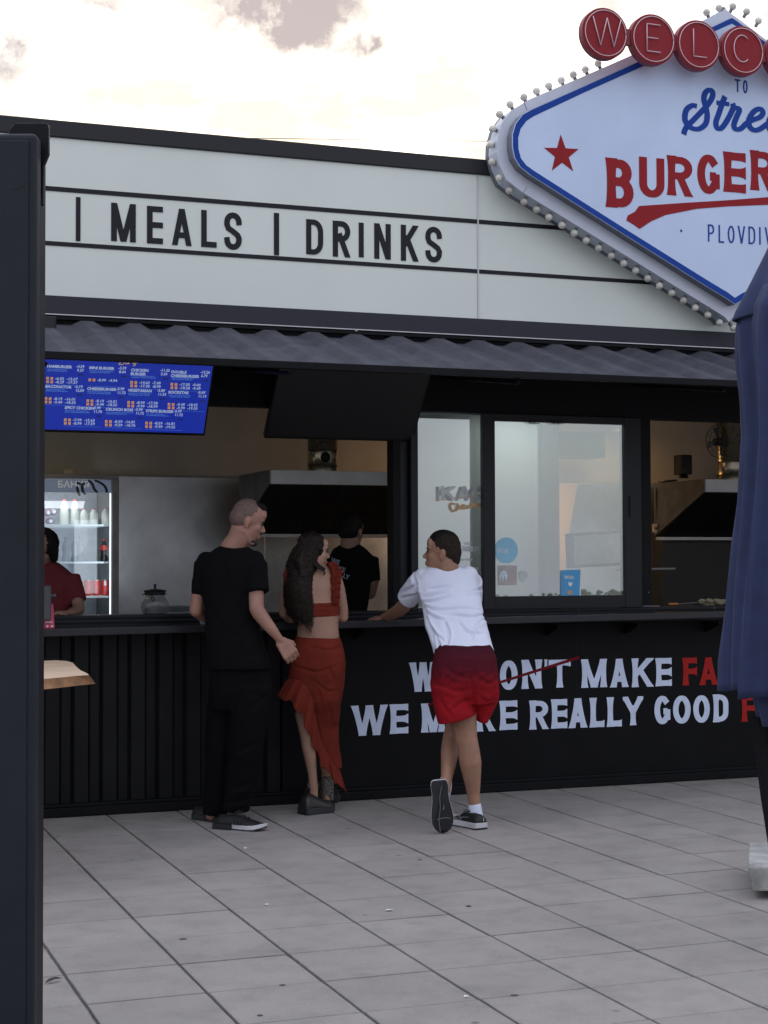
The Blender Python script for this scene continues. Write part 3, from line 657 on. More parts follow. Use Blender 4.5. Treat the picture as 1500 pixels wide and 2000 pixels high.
# the row of red discs
YD = -.42; DC = [(1182.3,66.3),(1276,77.3),(1364.5,87.5),(1451.5,97.3)]
dcs = [at(x, y, YD) for x, y in DC]; stp = (dcs[3]-dcs[0])/3
for k in range(4, 7): dcs.append(dcs[3]+stp*(k-3))
zm = sum(d.z for d in dcs[:4])/4
boxes = [(1159,1213,36,91),(1264,1290,49,102),(1355,1380,59,112),(1434,1466,70,122)]
RD = .163
MB().box((dcs[0].x, YD+.012, zm-.05), (dcs[-1].x, YD+.045, zm+.05)).build('disc_bar', REDS, sg)
for k, (ch, c) in enumerate(zip('WELCOME', dcs)):
    mb = MB(); mb.lathe((c.x, YD, zm), (0, 1, 0), [(0, RD-.003), (.003, RD), (.055, RD), (.056, RD-.01)], 56)
    mb.cur = 1
    d = mb.build('red_disc', [REDD, REDS], sg, smooth=True)
    for p_ in d.data.polygons:
        if abs(p_.normal.y) < .5: p_.material_index = 1
    ring = [Vector((c.x+math.cos(R(7.5*i))*(RD-.018), YD-.006, zm+math.sin(R(7.5*i))*(RD-.018))) for i in range(49)]
    MB().tube(ring, .0032, 6).build('neon_ring', NEON, d, smooth='all')
    if k < 4:
        x0, x1, y0, y1 = boxes[k]; a = at(x0, y1, YD-.01); b = at(x1, y0, YD-.01)
        bx = (a.x, b.x, (at(x0, y1, YD).z+at(x1, y1, YD).z)/2, (at(x0, y0, YD).z+at(x1, y0, YD).z)/2)
    else: bx = (c.x-.06, c.x+.06, zm-.08, zm+.08)
    mb = MB()
    for st in GL[ch]:
        st = [q for q in st if q != 'x']
        mb.tube([(bx[0]+u*(bx[1]-bx[0]), YD-.010, bx[2]+v*(bx[3]-bx[2])) for u, v in st], .0035, 6)
    mb.build('neon_letter', NEON, d, smooth='all')

# ================================================================== WALL LETTERING (painted on the front board)
YW = -.0135
Z17 = lambda a, b, c_, d: (650+a*.56667, 650+b*.56667, 1230+c_*.56667, 1230+d*.56667)
kwl = dict(sw=.21, flare=.72, th=.0015)
brd = [o for o in bpy.data.objects if o.name == 'front_board'][0]
letters("WEDON'TMAKE", [Z17(262,360,112,213), Z17(384,452,109,210), Z17(494,560,106,208), Z17(573,640,104,209), Z17(650,722,103,203), Z17(727,742,102,150), Z17(744,820,103,199),
        Z17(856,945,101,199), Z17(955,1020,100,198), Z17(1030,1106,98,197), Z17(1112,1168,97,194)], YW, WHTP, brd, **kwl)
letters("FAST", [Z17(1205,1255,96,191), Z17(1262,1328,95,190), Z17(1336,1385,94,189), Z17(1392,1445,93,188)], YW, REDL, brd, **kwl)
letters("WEMAKEREALLYGOOD", [Z17(62,190,260,364), Z17(196,260,256,358), Z17(304,388,253,353), Z17(398,470,250,352), Z17(492,562,247,350), Z17(574,636,244,345),
        Z17(677,745,243,343), Z17(752,808,239,340), Z17(812,878,236,338), Z17(885,936,234,336), Z17(944,996,232,334), Z17(1000,1070,230,329),
        Z17(1106,1166,226,327), Z17(1170,1236,225,325), Z17(1240,1302,224,322), Z17(1310,1366,222,318)], YW, WHTP, brd, **kwl)
letters("FOOD", [Z17(1408,1462,224,316), Z17(1470,1530,222,314), Z17(1538,1600,220,312), Z17(1608,1668,218,310)], YW, REDL, brd, **kwl)
a, b = at(974, 1334, YW-.004), at(1131, 1285, YW-.004); v = (b-a).normalized(); n_ = Vector((-v.z, 0, v.x))
MB().prism([a-v*.5+n_*.007, b+n_*.013, b+v*.005-n_*.006, a-v*.5-n_*.006], (0, -.0015, 0)).build('strike_line', mat('dark_red_paint', (.15,.008,.015), .7, spec=.1), brd)

# ================================================================== SCREENS, LAMP BOX, CABLE
def tv(Yt, xl, xr, zt, zb, tilt, label, name, scr):
    r = root(name, ((xl+xr)/2, Yt+.2, zb), label, 'screen')
    ex = Vector((1, 0, 0)); d = Vector((0, math.sin(R(tilt)), -math.cos(R(tilt)))); nrm = Vector((0, -math.cos(R(tilt)), -math.sin(R(tilt))))
    h = (zt-zb)/math.cos(R(tilt)); o = Vector((xl, Yt, zt)); w = xr-xl
    def Q(u, v, k): return o+ex*u+d*v+nrm*k
    mb = MB(); mb.hexa([Q(0,0,-.035), Q(w,0,-.035), Q(w,h,-.035), Q(0,h,-.035)], [Q(0,0,.004), Q(w,0,.004), Q(w,h,.004), Q(0,h,.004)])
    c = mb.build('casing', CASE, r, bevel=.003)
    mb = MB(); mb.hexa([Q(w*.3,h*.3,-.07), Q(w*.7,h*.3,-.07), Q(w*.7,h*.7,-.07), Q(w*.3,h*.7,-.07)], [Q(w*.3,h*.3,-.036), Q(w*.7,h*.3,-.036), Q(w*.7,h*.7,-.036), Q(w*.3,h*.7,-.036)]); mb.build('mounting_plate', CASE, r)
    for u in (w*.25, w*.75):
        p = Q(u, h*.2, -.04); MB().tube([p, (p.x, p.y+.02, 2.60)], .012, 8).build('hanging_arm', CASE, r)
    b = .011
    mb = MB(); mb.hexa([Q(b,b,.0042), Q(w-b,b,.0042), Q(w-b,h-b*1.6,.0042), Q(b,h-b*1.6,.0042)], [Q(b,b,.0050), Q(w-b,b,.0050), Q(w-b,h-b*1.6,.0050), Q(b,h-b*1.6,.0050)])
    return r, mb.build('display', scr, r), Q, ex, -d, w, h
SCR = emis('blue_menu_screen', (.007, .021, .255), 1.0); MATS['blue_menu_screen'].node_tree.nodes['Principled BSDF'].inputs['Base Color'].default_value = (0.01,0.01,0.02,1)
tvr, disp, Q, ex, ey, w, h = tv(-.35, 1.13, 2.352, 2.70, 2.212, 31, 'lit blue menu screen listing burgers under the awning left', 'menu_screen', SCR)
TW_ = emis('screen_white', (.24, .30, .44), 1); TB_ = emis('screen_pale_blue', (.07, .17, .42), 1); TO_ = emis('screen_orange', (.42, .20, .05), 1); TD_ = emis('screen_dark_blue', (.008, .012, .09), 1)
MB().add([], [])
def scr_pt(px, py):                   # a point of the display seen along a sight line
    d = ray(px, py); n = ex.cross(ey).normalized(); o = Q(0, 0, .0053); return CAM+d*((o-CAM).dot(n)/d.dot(n))
def z4(x, y): return (80+x/4.2857, 690+y/4.2857)
items = [('HAMBURGER',52,95,'4.59','9.37',[('6.02','13.67'),('8.29','17.57')]),('MINI BURGER',405,108,'3.59','8.64',[('8.99','4.94')]),('CHICKEN\nBURGER',755,127,'11.35','5.69',[('14.63','7.49'),('17.50','8.99')]),('DOUBLE\nCHEESEBURGER',1092,143,'13.26','6.79',[('17.50','9.00'),('18.58','9.49')]),
 ('BACONATOR',38,264,'6.19','12.09',[('8.19','16.01'),('9.49','18.55')]),('CHEESEBURGER',388,283,'5.99','11.72',[('8.19','16.01'),('9.49','18.55')]),('VEGETARIAN',730,297,'5.89','11.53',[('8.99','17.58'),('9.99','18.99')]),('ROCKSTAR',1068,313,'5.69','11.13',[('9.49','18.55'),('9.99','19.55')]),
 ('SPICY CHICKEN',200,442,'5.99','11.70',[('7.99','15.63'),('8.99','17.59')]),('CRUNCH BOSS',543,456,'5.99','11.72',[('8.59','16.81'),('9.59','18.76')]),('STRIPS BURGER',880,470,'5.99','11.72',[('8.59','16.81'),('9.99','19.55')])]
def scr_text(s, x, y, size, M, bold=.0, sx=1.0):
    p = scr_pt(*z4(x, y)); return text(s, p-ey*size*.72+ex.cross(ey)*.0005, ex, ey, size, M, disp, 'menu_text', sx, bold, th=.0001)
random.seed(3)
for nm, x, y, p1, p2, rows in items:
    two = '\n' in nm
    scr_text(nm, x, y, .0235 if len(nm) < 20 else .021, TW_, .0011, 1.0)
    scr_text('-'+p1+'\n '+p2, x+245 if len(nm) < 13 or two else x+235, y+2, .0235, TW_, .0008, .95)
    y2 = y+(54 if two else 30)
    for q in range(2):
        scr_text(''.join(random.choice('aeoinmtrs ') for _ in range(random.randint(26, 34))), x, y2+q*13, .0105, TB_, .0002, .95)
    yr = y2+(72 if not two else 50)
    for q, r_ in enumerate(rows):
        a = z4(x-8, yr+q*29-12); 
        P = [scr_pt(*z4(x-6, yr+q*29)), scr_pt(*z4(x+52, yr+q*29+3)), scr_pt(*z4(x+50, yr+q*29+26)), scr_pt(*z4(x-8, yr+q*29+23))]
        mb = MB()
        for u in range(5):
            f0, f1 = u/5, u/5+.17
            if u == 2: continue
            mb.prism([P[0].lerp(P[1], f0), P[0].lerp(P[1], f1), P[3].lerp(P[2], f1), P[3].lerp(P[2], f0)], ex.cross(ey)*.0002)
        mb.build('menu_icon', TO_, disp)
        scr_text('-'+r_[0]+'  -'+r_[1], x+68, yr+q*29+1, .0235, TW_, .0007, 1.05)
    mb = MB()
    c_ = scr_pt(*z4(x+285, y+88)); n = ex.cross(ey)
    mb.prism([c_+ex*u+ey*v+n*.0001 for u, v in ((-.016,-.004),(-.014,.006),(.010,.007),(.015,.003),(.016,-.004),(.011,-.001),(.010,-.009),(.007,-.002),(-.009,-.002),(-.010,-.009),(-.013,-.003))], n*.0003); mb.build('menu_icon', TD_, disp)
    a, b = scr_pt(*z4(x-8, yr+64)), scr_pt(*z4(x+300, yr+76)); MB().prism([a, b, b+ey*.0012, a+ey*.0012], n*.0002).build('menu_rule', TB_, disp)
brushp = [[z4(*q) for q in P] for P in ([(650,92),(668,74),(690,60),(700,78),(684,94),(652,94)], [(708,76),(712,90),(726,88),(730,74),(732,90),(742,76),(758,72)], [(790,70),(770,80),(776,92),(792,76),(786,104),(770,102)], [(800,84),(820,72)])]
mb = MB()
for P in brushp:
    W3 = [scr_pt(*q)+n*.0003 for q in P]
    for a, b in zip(W3, W3[1:]):
        d_ = (b-a).normalized(); s_ = d_.cross(n)*.0022; mb.prism([a-s_, b-s_, b+s_, a+s_], n*.0002)
mb.build('menu_script', emis('screen_gold', (.35,.24,.07), 1), disp)
tv(-.33, 2.742, 3.712, 2.66, 2.214, 38, 'switched off black menu screen hanging above the hatch centre', 'dark_menu_screen', mat('dead_screen', (.006,.006,.007), .45))
# box lamp at the left end of the awning
c = at(97, 646, -.35)
lb = root('outdoor_speaker', c, 'small black box speaker at the left end of the grey awning', 'speaker')
box('speaker_case', c+Vector((-.12, -.06, -.072)), c+Vector((.028, .06, .072)), CASE, lb, .006)
box('speaker_grille', c+Vector((-.11, -.063, -.062)), c+Vector((.018, -.0605, .062)), mat('grille', (.012,.012,.014), .7), lb, 0)
MB().tube([c+Vector((.028,-.03,-.03)), c+Vector((.030,-.03,-.12)), c+Vector((.0,-.03,-.125))], .002, 6).build('speaker_wire', CASE, lb)
MB().tube([c+Vector((-.04,.0,.07)), c+Vector((-.04,.05,.14))], .008, 6).build('bracket', CASE, lb)
# overhead cable far behind the roof
a, b = pt(-900, 236, 26), pt(2600, 275, 26)
tag(MB().tube([a.lerp(b, i/20)-Vector((0,0,.16*4*(i/20)*(1-i/20))) for i in range(21)], .006, 5).build('overhead_cable', CASE), 'thin dark overhead cable crossing the bright sky behind the roof', 'cable')

# ================================================================== INSIDE THE KIOSK
def lamp(name, loc, size, power, col, rot=(0,0,0), par=None):
    l = bpy.data.lights.new(name, 'AREA'); l.size = size; l.energy = power; l.color = col; o = bpy.data.objects.new(name, l); COL.objects.link(o); o.location = loc; o.rotation_euler = rot
    if par: o.parent = par
    return o
# fridge
Yfr = 1.55
xf1 = px_x(217, 1100, Yfr); zf = at(217, 936, Yfr).z
fr = root('drinks_fridge', (xf1-.35, Yfr+.3, .1), 'lit white glass door drinks fridge behind the counter at the left', 'fridge')
FRW = mat('grey_fridge_body', (.20,.20,.205), .5); FRI = mat('fridge_lining', (.62,.65,.70), .5)
x0 = xf1-.66
mb = MB(); mb.box((x0, Yfr, .12), (x0+.03, Yfr+.6, zf)); mb.box((xf1+.004, Yfr-.01, .12), (xf1+.052, Yfr+.6, zf+.0)); mb.box((x0, Yfr, zf+.0005), (xf1+.052, Yfr+.6, zf+.03)); mb.box((x0, Yfr+.57, .12), (xf1, Yfr+.6, zf)); mb.box((x0, Yfr, .12), (xf1, Yfr+.6, .3))
mb.build('cabinet', FRW, fr, bevel=.004)
box('lining', (x0+.031, Yfr+.54, .3), (xf1, Yfr+.565, zf-.01), FRI, fr, 0)
zh0 = at(150, 962, Yfr).z
hd = box('header_panel', (x0+.03, Yfr+.002, zh0), (xf1-.002, Yfr+.012, zf-.008), emis('header_print', (.075,.095,.135), 1), fr, 0)
text('БАНКЯ', at(112, 952, Yfr+.0015), (1,0,0), (0,0,1), .062, emis('header_letters', (.20,.21,.21), 1), hd, 'header_lettering', 1.05, .0012, th=.0005)
DKB = mat('header_dark_drawing', (.012,.016,.030), .5)
brush([[(172,938),(180,945),(184,955),(190,962)], [(185,938),(198,944),(206,952),(209,962)], [(150,950),(153,962),(156,968)], [(160,948),(162,960),(167,966)], [(150,942),(158,946),(166,944)]], .016, DKB, fr, 'header_drawing', Yfr+.0012)
LED = emis('fridge_led', (.75,.85,.92), 1.6)
mb = MB(); mb.box((xf1-.010, Yfr+.001, .5), (xf1-.001, Yfr+.008, zh0-.001)); mb.build('led_strip', LED, fr)
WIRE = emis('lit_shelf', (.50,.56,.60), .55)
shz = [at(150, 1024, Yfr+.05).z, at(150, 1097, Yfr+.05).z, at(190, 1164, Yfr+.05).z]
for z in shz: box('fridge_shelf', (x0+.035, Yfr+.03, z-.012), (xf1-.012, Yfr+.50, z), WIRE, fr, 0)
lamp('fridge_lamp', (xf1-.03, Yfr+.04, 1.5), .5, .8, (.85,.93,1), (R(90), 0, R(35)), None).data.shape = 'SQUARE'
fl2 = lamp('fridge_lamp', (xf1-.33, Yfr+.05, zh0-.02), .3, .7, (.9,.95,1), (R(35), 0, 0))
for o in [q for q in bpy.data.objects if q.type == 'LIGHT' and q.name.startswith('fridge')]: o.parent = fr
DG = bpy.data.materials.new('fridge_door_glass'); DG.use_nodes = True; t = DG.node_tree; t.nodes.clear()
g1 = N(t, 'ShaderNodeBsdfGlossy'); g1.inputs['Roughness'].default_value = .03; g2 = N(t, 'ShaderNodeBsdfTransparent'); g2.inputs[0].default_value = (.9,.93,.95,1); g3 = N(t, 'ShaderNodeMixShader'); g3.inputs[0].default_value = .10; g4 = N(t, 'ShaderNodeOutputMaterial')
t.links.new(g2.outputs[0], g3.inputs[1]); t.links.new(g1.outputs[0], g3.inputs[2]); t.links.new(g3.outputs[0], g4.inputs[0])
MB().box((x0+.03, Yfr-.008, .3), (xf1-.012, Yfr-.003, zh0)).build('glass_door', DG, fr)
MILK = mat('milk_bottle', (.72,.72,.62), .35, vary=.03); PINK = mat('pink_cap', (.60,.12,.13), .4); CLR = mat('clear_plastic', (.30,.33,.37), .15, alpha=.45, spec=.8); COLA = mat('dark_cola', (.010,.006,.006), .12); REDC = mat('red_can', (.55,.035,.03), .25, vary=.05, spec=.6); TINM = mat('can_metal', (.6,.6,.62), .25, metal=.9)
def bottle(px, zb, hh, rr, body, capm, label, cat, group, name, shape='milk', capname='cap'):
    Yb = Yfr+.13; c = at(px, 1050, Yb); r_ = root(name, (c.x, Yb, zb), label, cat, group)
    if shape == 'milk': pr = [(0, rr*.9), (.006, rr), (hh*.5, rr), (hh*.68, rr*.86), (hh*.85, rr*.5), (hh*.93, rr*.42)]
    elif shape == 'squat': pr = [(0, rr*.9), (.006, rr), (hh*.62, rr), (hh*.78, rr*.72), (hh*.90, rr*.40), (hh*.93, rr*.40)]
    else: pr = [(0, rr*.8), (.006, rr), (hh*.2, rr*.95), (hh*.3, rr*.78), (hh*.42, rr*.95), (hh*.62, rr), (hh*.78, rr*.6), (hh*.9, rr*.32), (hh*.94, rr*.32)]
    MB().lathe((c.x, Yb, zb+.001), (0,0,1), pr, 18).build('bottle_body', body, r_, smooth=True)
    MB().lathe((c.x, Yb, zb+hh*.935), (0,0,1), [(0, rr*.46), (hh*.065, rr*.44)], 14).build(capname, capm, r_, smooth=True)
    return r_, c, Yb
for px, hh, rr, sh, lb_ in ((125,.172,.030,'milk','taller milk bottle left of the other tall one'),(146,.172,.028,'milk','tall milk bottle with pink cap, second from left on the top shelf'),(164,.112,.030,'squat','short milk bottle just right of the tall ones'),(183,.112,.030,'squat','short milk bottle in the middle of the three short ones'),(206,.118,.030,'squat','short milk bottle nearest the lit edge of the fridge')):
    bottle(px, shz[0], hh, rr, MILK, PINK, lb_, 'bottle', 'milk bottles on the top fridge shelf', 'milk_bottle', sh)
for px, lb_ in ((108,'clear water bottle partly behind the cashier head'),(128,'clear water bottle second from left on the middle shelf'),(146,'clear water bottle third from left on the middle shelf'),(157,'clear water bottle rightmost of the four clear ones')):
    bottle(px, shz[1], .168, .024, CLR, CLR, lb_, 'bottle', 'clear bottles on the middle fridge shelf', 'water_bottle', 'coke')
r_, c, Yb = bottle(203, shz[1], .155, .026, COLA, REDC, 'dark cola bottle with red label on the middle fridge shelf', 'bottle', None, 'cola_bottle', 'coke')
MB().lathe((c.x, Yb, shz[1]+.078), (0,0,1), [(0, .0262), (.034, .0266)], 20).build('bottle_label', REDC, r_, smooth=True)
for k, px in enumerate((154, 171, 188, 205)):
    c = at(px, 1140, Yfr+.12); z = shz[2]; q = root('drink_can', (c.x, Yfr+.12, z), ['red drink can partly behind the cashier shoulder','red drink can second from left on the lower shelf','red drink can third from left on the lower shelf','red drink can with a pale print at the lit edge'][k], 'can', 'red cans on the lower fridge shelf')
    MB().lathe((c.x, Yfr+.12, z), (0,0,1), [(.001, .022), (.006, .0265), (.098, .0265), (.106, .022)], 20).build('can_body', REDC, q, smooth=True)
    MB().lathe((c.x, Yfr+.12, z+.106), (0,0,1), [(0, .023), (.003, .023)], 18).build('can_rim', TINM, q, smooth=True)
    if k == 3: box('can_print', (c.x-.012, Yfr+.12-.0275, z+.07), (c.x+.004, Yfr+.12-.026, z+.10), FRI, q, 0)
pk = root('snack_pack', at(97, 1020, Yfr+.12), 'mauve food packs stacked at the left end of the top fridge shelf', 'food pack')
PKM = mat('mauve_pack', (.28,.19,.22), .4); 
for px, py in ((97,1018),(103,1000),(92,1002)):
    c = at(px, py, Yfr+.14+(py-1000)*.001); MB().ell(c, ((.030,0,0),(0,.03,0),(0,0,.024)), 14, 8).build('pack', PKM, pk, smooth='all')
    cc = c+Vector((.004,-.03,0)); MB().lathe(cc, (0,-1,0), [(0,.012),(.001,.012),(.0011,.006),(.002,.006)], 16).build('pack_print', FRI, pk)
box_ = at(137, 928, Yfr+.0)
ct = root('small_carton', (box_.x, Yfr+.1, zf+.03), 'small pale carton standing on top of the drinks fridge', 'carton')
box('carton', (box_.x-.03, Yfr+.03, zf+.031), (box_.x+.026, Yfr+.10, zf+.064), mat('carton_card', (.30,.24,.19), .8), ct, .002)
# range hoods
def hood(x0, x1, Yh, zt, zl, zb, label, duct_px, loc, depth=.75):
    h_ = root('range_hood', loc, label, 'range hood')
    HM = mat('hood_steel', (.50,.50,.49), .5, metal=.25, vary=.1, nscale=4)
    MB().box((x0, Yh, zl), (x1, Yh+.02, zt)).build('front_lip', HM, h_, bevel=.002)
    mb = MB(); mb.prism([(x0, Yh, zt), (x0, Yh, zl), (x0, Yh+depth, zb), (x0, Yh+depth, zt)], (-.012, 0, 0)); mb.box((x0, Yh+.022, zt-.006), (x1, Yh+depth, zt)); mb.build('side_panel', STEELD, h_)
    n_ = max(2, int((x1-x0)/.25)); 
    mb = MB(); 
    P = lambda x, s: (x, Yh+.024+(depth-.03)*s, zl-.005+(zb-zl)*s)
    mb.hexa([P(x0,0), P(x1,0), P(x1,1), P(x0,1)], [(x0, Yh+.03, zt-.01), (x1, Yh+.03, zt-.01), (x1, Yh+depth, zt-.01), (x0, Yh+depth, zt-.01)]); mb.build('hood_filter', SOOT, h_)
    mb = MB()
    for i in range(int((x1-x0)/.03)):
        x = x0+i*.03; a, b = Vector(P(x, .03)), Vector(P(x, .97)); mb.tube([a+Vector((0,0,-.003)), b+Vector((0,0,-.003))], .004, 4)
    tag(mb.build('filter_ribs', SOOT, h_), kind='stuff')
    box('drip_channel', (x0, Yh+depth-.04, zb-.030), (x1, Yh+depth, zb-.004), HM, h_)
    dx = at(duct_px, 890, Yh+.35).x
    mb = MB(); mb.lathe((dx, Yh+.35, zt), (0,0,1), [(0,.115),(.01,.105),(.05,.105),(.055,.108),(.06,.105),(.15,.105),(.155,.108),(.16,.105),(2.62-zt,.105)], 28)
    mb.build('exhaust_duct', mat('galvanised_duct', (.45,.40,.30), .28, metal=.9, vary=.12, nscale=14), h_, smooth=True)
    return h_, dx
Yh = .95
zt, zl = at(600, 919, Yh).z, at(600, 946, Yh).z
h1, dx = hood(px_x(529, 930, Yh), px_x(800, 930, Yh)+.2, Yh, zt, zl, at(600, 1042, Yh+.75).z, 'steel range hood with round duct behind the hatch, above the cook', 630, (3.5, Yh, zt))
MB().ell((at(639, 893, Yh+.2).x, Yh+.235, at(639, 893, Yh+.235).z), ((.036,0,0),(0,.03,0),(0,0,.036)), 16, 10).build('damper_knob', SOOT, h1, smooth='all')
hx = px_x(1378, 947, 1.15)
zt2, zl2 = at(1400, 936, 1.15).z, at(1400, 961, 1.15).z
h2, dx2 = hood(hx, hx+1.6, 1.15, zt2, zl2, at(1350, 1048, 1.9).z, 'second range hood beside the navy parasol, at the right hatch', 1425, (7, 1.2, zt2))
box('dark_back_panel', (px_x(1274,1000,2.1), 1.95, 1.05), (px_x(1274,1000,2.1)+2.5, 2.1, at(1300, 1046, 1.95).z), mat('dark_panel', (.022,.020,.018), .6), kio)  # dark panel added in front of the cladding at the right hatch
box('hood_cheek', (px_x(1287, 1000, 1.92), 1.9, at(1290,1040,1.9).z), (px_x(1378, 950, 1.9)+.2, 1.93, at(1300, 940, 1.9).z), mat('dark_cheek', (.040,.037,.033), .7), h2)
# black speaker on the hood, conduit, socket, fan, rail, food on the bench
c = at(1335, 908, 1.75); sp = root('shelf_speaker', (c.x, 1.75, c.z-.08), 'black box speaker standing on the hood top in the right hatch', 'speaker')
box('speaker_case', c+Vector((-.05, -.05, -.078)), c+Vector((.05, .07, .078)), CASE, sp, .006); MB().lathe(c+Vector((0,-.051,.01)), (0,-1,0), [(0,.034),(.002,.034),(.0021,.02),(.001,.004)], 20).build('speaker_cone', SOOT, sp)
MB().lathe(c+Vector((0,0,-.105)), (0,0,1), [(0,.04),(.02,.035),(.026,.02)], 16).build('speaker_foot', CASE, sp)
cd = root('cable_conduit', at(1283, 1020, 1.88), 'grey cable conduit bending down to the wall socket', 'cable')
MB().tube([at(x, y, 1.86) for x, y in ((1322,938),(1300,939),(1288,944),(1281,955),(1280,975),(1282,1000),(1285,1022))], .007, 8).build('conduit', STEELD, cd, smooth='all')
c = at(1283, 1032, 1.86); sk = root('wall_socket', c, 'cream double wall socket at the left edge of the right hatch', 'socket')
box('socket_plate', c+Vector((-.04,-.01,-.033)), c+Vector((.032,.01,.035)), mat('cream_plastic', (.62,.52,.38), .5), sk, .004)
for dx_ in (-.014, .014): MB().lathe(c+Vector((dx_, -.0105, 0)), (0,-1,0), [(0,.0105),(.001,.0105),(.0011,.003)], 16).build('socket_hole', SOOT, sk)
c = at(1408, 862, 1.45); fn = root('wall_fan', c, 'dark round wire fan high in the right hatch beside the duct', 'fan')
RF = .135
mb = MB()
for rr in (RF, RF*.82, RF*.6, RF*.38): mb.tube([c+Vector((math.cos(R(12*i))*rr, -.04*(1-(rr/RF)**2), math.sin(R(12*i))*rr)) for i in range(31)], .0035 if rr == RF else .0018, 6)
for i in range(28): mb.tube([c+Vector((math.cos(R(i*360/28))*rr, -.04*(1-(rr/RF)**2), math.sin(R(i*360/28))*rr)) for rr in (.03, .08, RF)], .0014, 4)
mb.build('fan_cage', SOOT, fn)
for k in range(4):
    a = R(90*k+20); mb = MB(); P = [(.02,-.2),(.11,-.35),(.12,.15),(.02,.2)]
    mb.prism([c+Vector((math.cos(a+q)*r_, .02+.02*q, math.sin(a+q)*r_)) for r_, q in P], (0,.004,0)); mb.build('fan_blade', STEELD, fn)
MB().lathe(c+Vector((0,-.04,0)), (0,1,0), [(0,.028),(.12,.03)], 14).build('fan_hub', SOOT, fn)
c0, c1 = at(1279, 1112, .7), at(1318, 1111, .7)
tag(MB().tube([c0-Vector((.3,0,0)), c1], .009, 8).build('towel_rail', STEEL), 'short steel rail behind the right hatch post', 'rail')
fd = root('food_tray', at(1400, 1174, .4), 'metal tray of prepared food on the bench at the right hatch', 'tray')
c = at(1402, 1180, .4); box('tray', (c.x-.20, .32, 1.06), (c.x+.35, .56, 1.085+.06), STEELD, fd, .004)
mb = MB()
for k in range(40): mb.ell((c.x+random.uniform(-.1,.3), random.uniform(.36,.52), 1.15+random.uniform(0,.03)), ((.03,0,0),(0,.03,0),(0,0,.018)), 8, 5)
tag(mb.build('chopped_food', mat('pale_food', (.32,.30,.20), .7, vary=.3, nscale=40), fd, smooth='all'), kind='stuff')
c = at(1315, 1174, .25); tg = root('serving_tongs', c, 'orange handled steel tongs lying on the sill of the right hatch', 'tongs')
zz = 1.165
MB().tube([(at(1306,1174,.22).x, .22, zz), (at(1324,1174,.22).x, .22, zz)], .008, 8).build('tongs_handle', mat('orange_plastic', (.45,.17,.03), .5), tg)
MB().tube([(at(1325,1174,.22).x, .22, zz), (at(1372,1174,.22).x, .24, zz+.01)], .004, 6).build('tongs_arm', STEEL, tg)
MB().tube([(at(1255,1176,-.01).x, -.015, zz-.004), (at(1287,1176,-.01).x, -.012, zz-.004)], .004, 6).build('bright_clip', SILV, kio)
# till monitor and warm glow patch seen through the window
c0 = at(1110, 1100, 1.0)
tm = root('till_monitor', c0, 'grey till monitor seen through the large sliding window', 'monitor')
P = [at(x, y, 1.0) for x, y in ((1109,1042),(1218,1036),(1222,1104),(1112,1110))]
mb = MB(); mb.prism(P, (0,.05,0)); mb.build('monitor_case', mat('monitor_grey', (.03,.032,.038), .5), tm, bevel=.004)
P2_ = [at(x, y, .997) for x, y in ((1120,1047),(1213,1041.5),(1214,1099),(1121,1104))]
MB().prism(P2_, (0,-.002,0)).build('monitor_screen', mat('pale_monitor_panel', (.50,.44,.38), .6), tm)
MB().tube([(c0.x+.15, 1.03, 1.2), (c0.x+.15, 1.03, 1.06)], .02, 8).build('monitor_stand', CASE, tm)
WARM = mat('warm_glow_tint', (.60,.45,.31), .8, vary=.04)  # warm light on the wall, put into the colour of a trapezoid sheet
P = [at(x, y, 1.9) for x, y in ((1088,945),(1128,945),(1112,1040),(1102,1115),(1088,1125))]
MB().prism(P, (0,.01,0)).build('warm_glow_patch', WARM, kio)
lamp('inner_warm_lamp', (px_x(1072, 1000, 1.3), 1.25, 1.75), .25, 3.6, (1,.60,.30), (R(90), 0, 0)).parent = kio
lamp('inner_warm_lamp', (6.3, 1.9, 2.5), .2, .9, (1,.58,.26)).parent = kio
lamp('inner_fill_lamp', (4.75, .42, 2.50), .4, 1.5, (.95,1,.97)).parent = kio  # unseen fill light, added to brighten the room behind the sliding windows
lamp('inner_warm_lamp', (1.15, 1.2, 2.5), .3, 1.6, (1,.80,.40)).parent = kio
# stickers on the front window
Yst = Yf+.0165
def sticker(P, M, nm, par=fs, Y=None, th=.0008): return MB().prism([at(x, y, Y or Yst) for x, y in P], (0, -th, 0)).build(nm, M, par)
def zw(x, y): return (960+x/5.264, 820+y/5.264)
SBL = mat('faded_blue_sticker', (.30,.60,.78), .4, vary=.03); SWH = mat('pale_sticker_print', (.62,.73,.80), .5); SPK = mat('faded_pink_sticker', (.62,.54,.54), .5, alpha=.40); SFW = mat('frosted_print', (.72,.76,.76), .6, alpha=.7)
sticker([(max(967.5, 989+math.cos(R(a))*22.5), 1075+math.sin(R(a))*25.5) for a in range(0, 360, 10)], SBL, 'round_sticker')
text('Wolt', at(970, 1080, Yst-.001), (1,0,0), (0,0,1), .045, SWH, fs, 'sticker_lettering', .85, .001, th=.0002)
sticker([zw(62,1497), zw(262,1497), zw(262,1700), zw(64,1700)], SPK, 'square_sticker')
sticker([zw(*q) for q in ((78,1600),(95,1560),(120,1545),(150,1560),(165,1600),(155,1650),(140,1650),(138,1610),(128,1610),(126,1655),(112,1655),(108,1612),(98,1615),(92,1650),(82,1645))], SWH, 'sticker_emblem', Y=Yst-.001)
sticker([zw(*q) for q in ((275,1600),(290,1560),(325,1552),(360,1560),(375,1600),(350,1650),(325,1668),(300,1650))], SFW, 'sticker_emblem', Y=Yst-.001)
lf = root('leaflet', at(1115, 1163, -.005), 'small bright blue leaflet propped behind the window pane', 'leaflet')
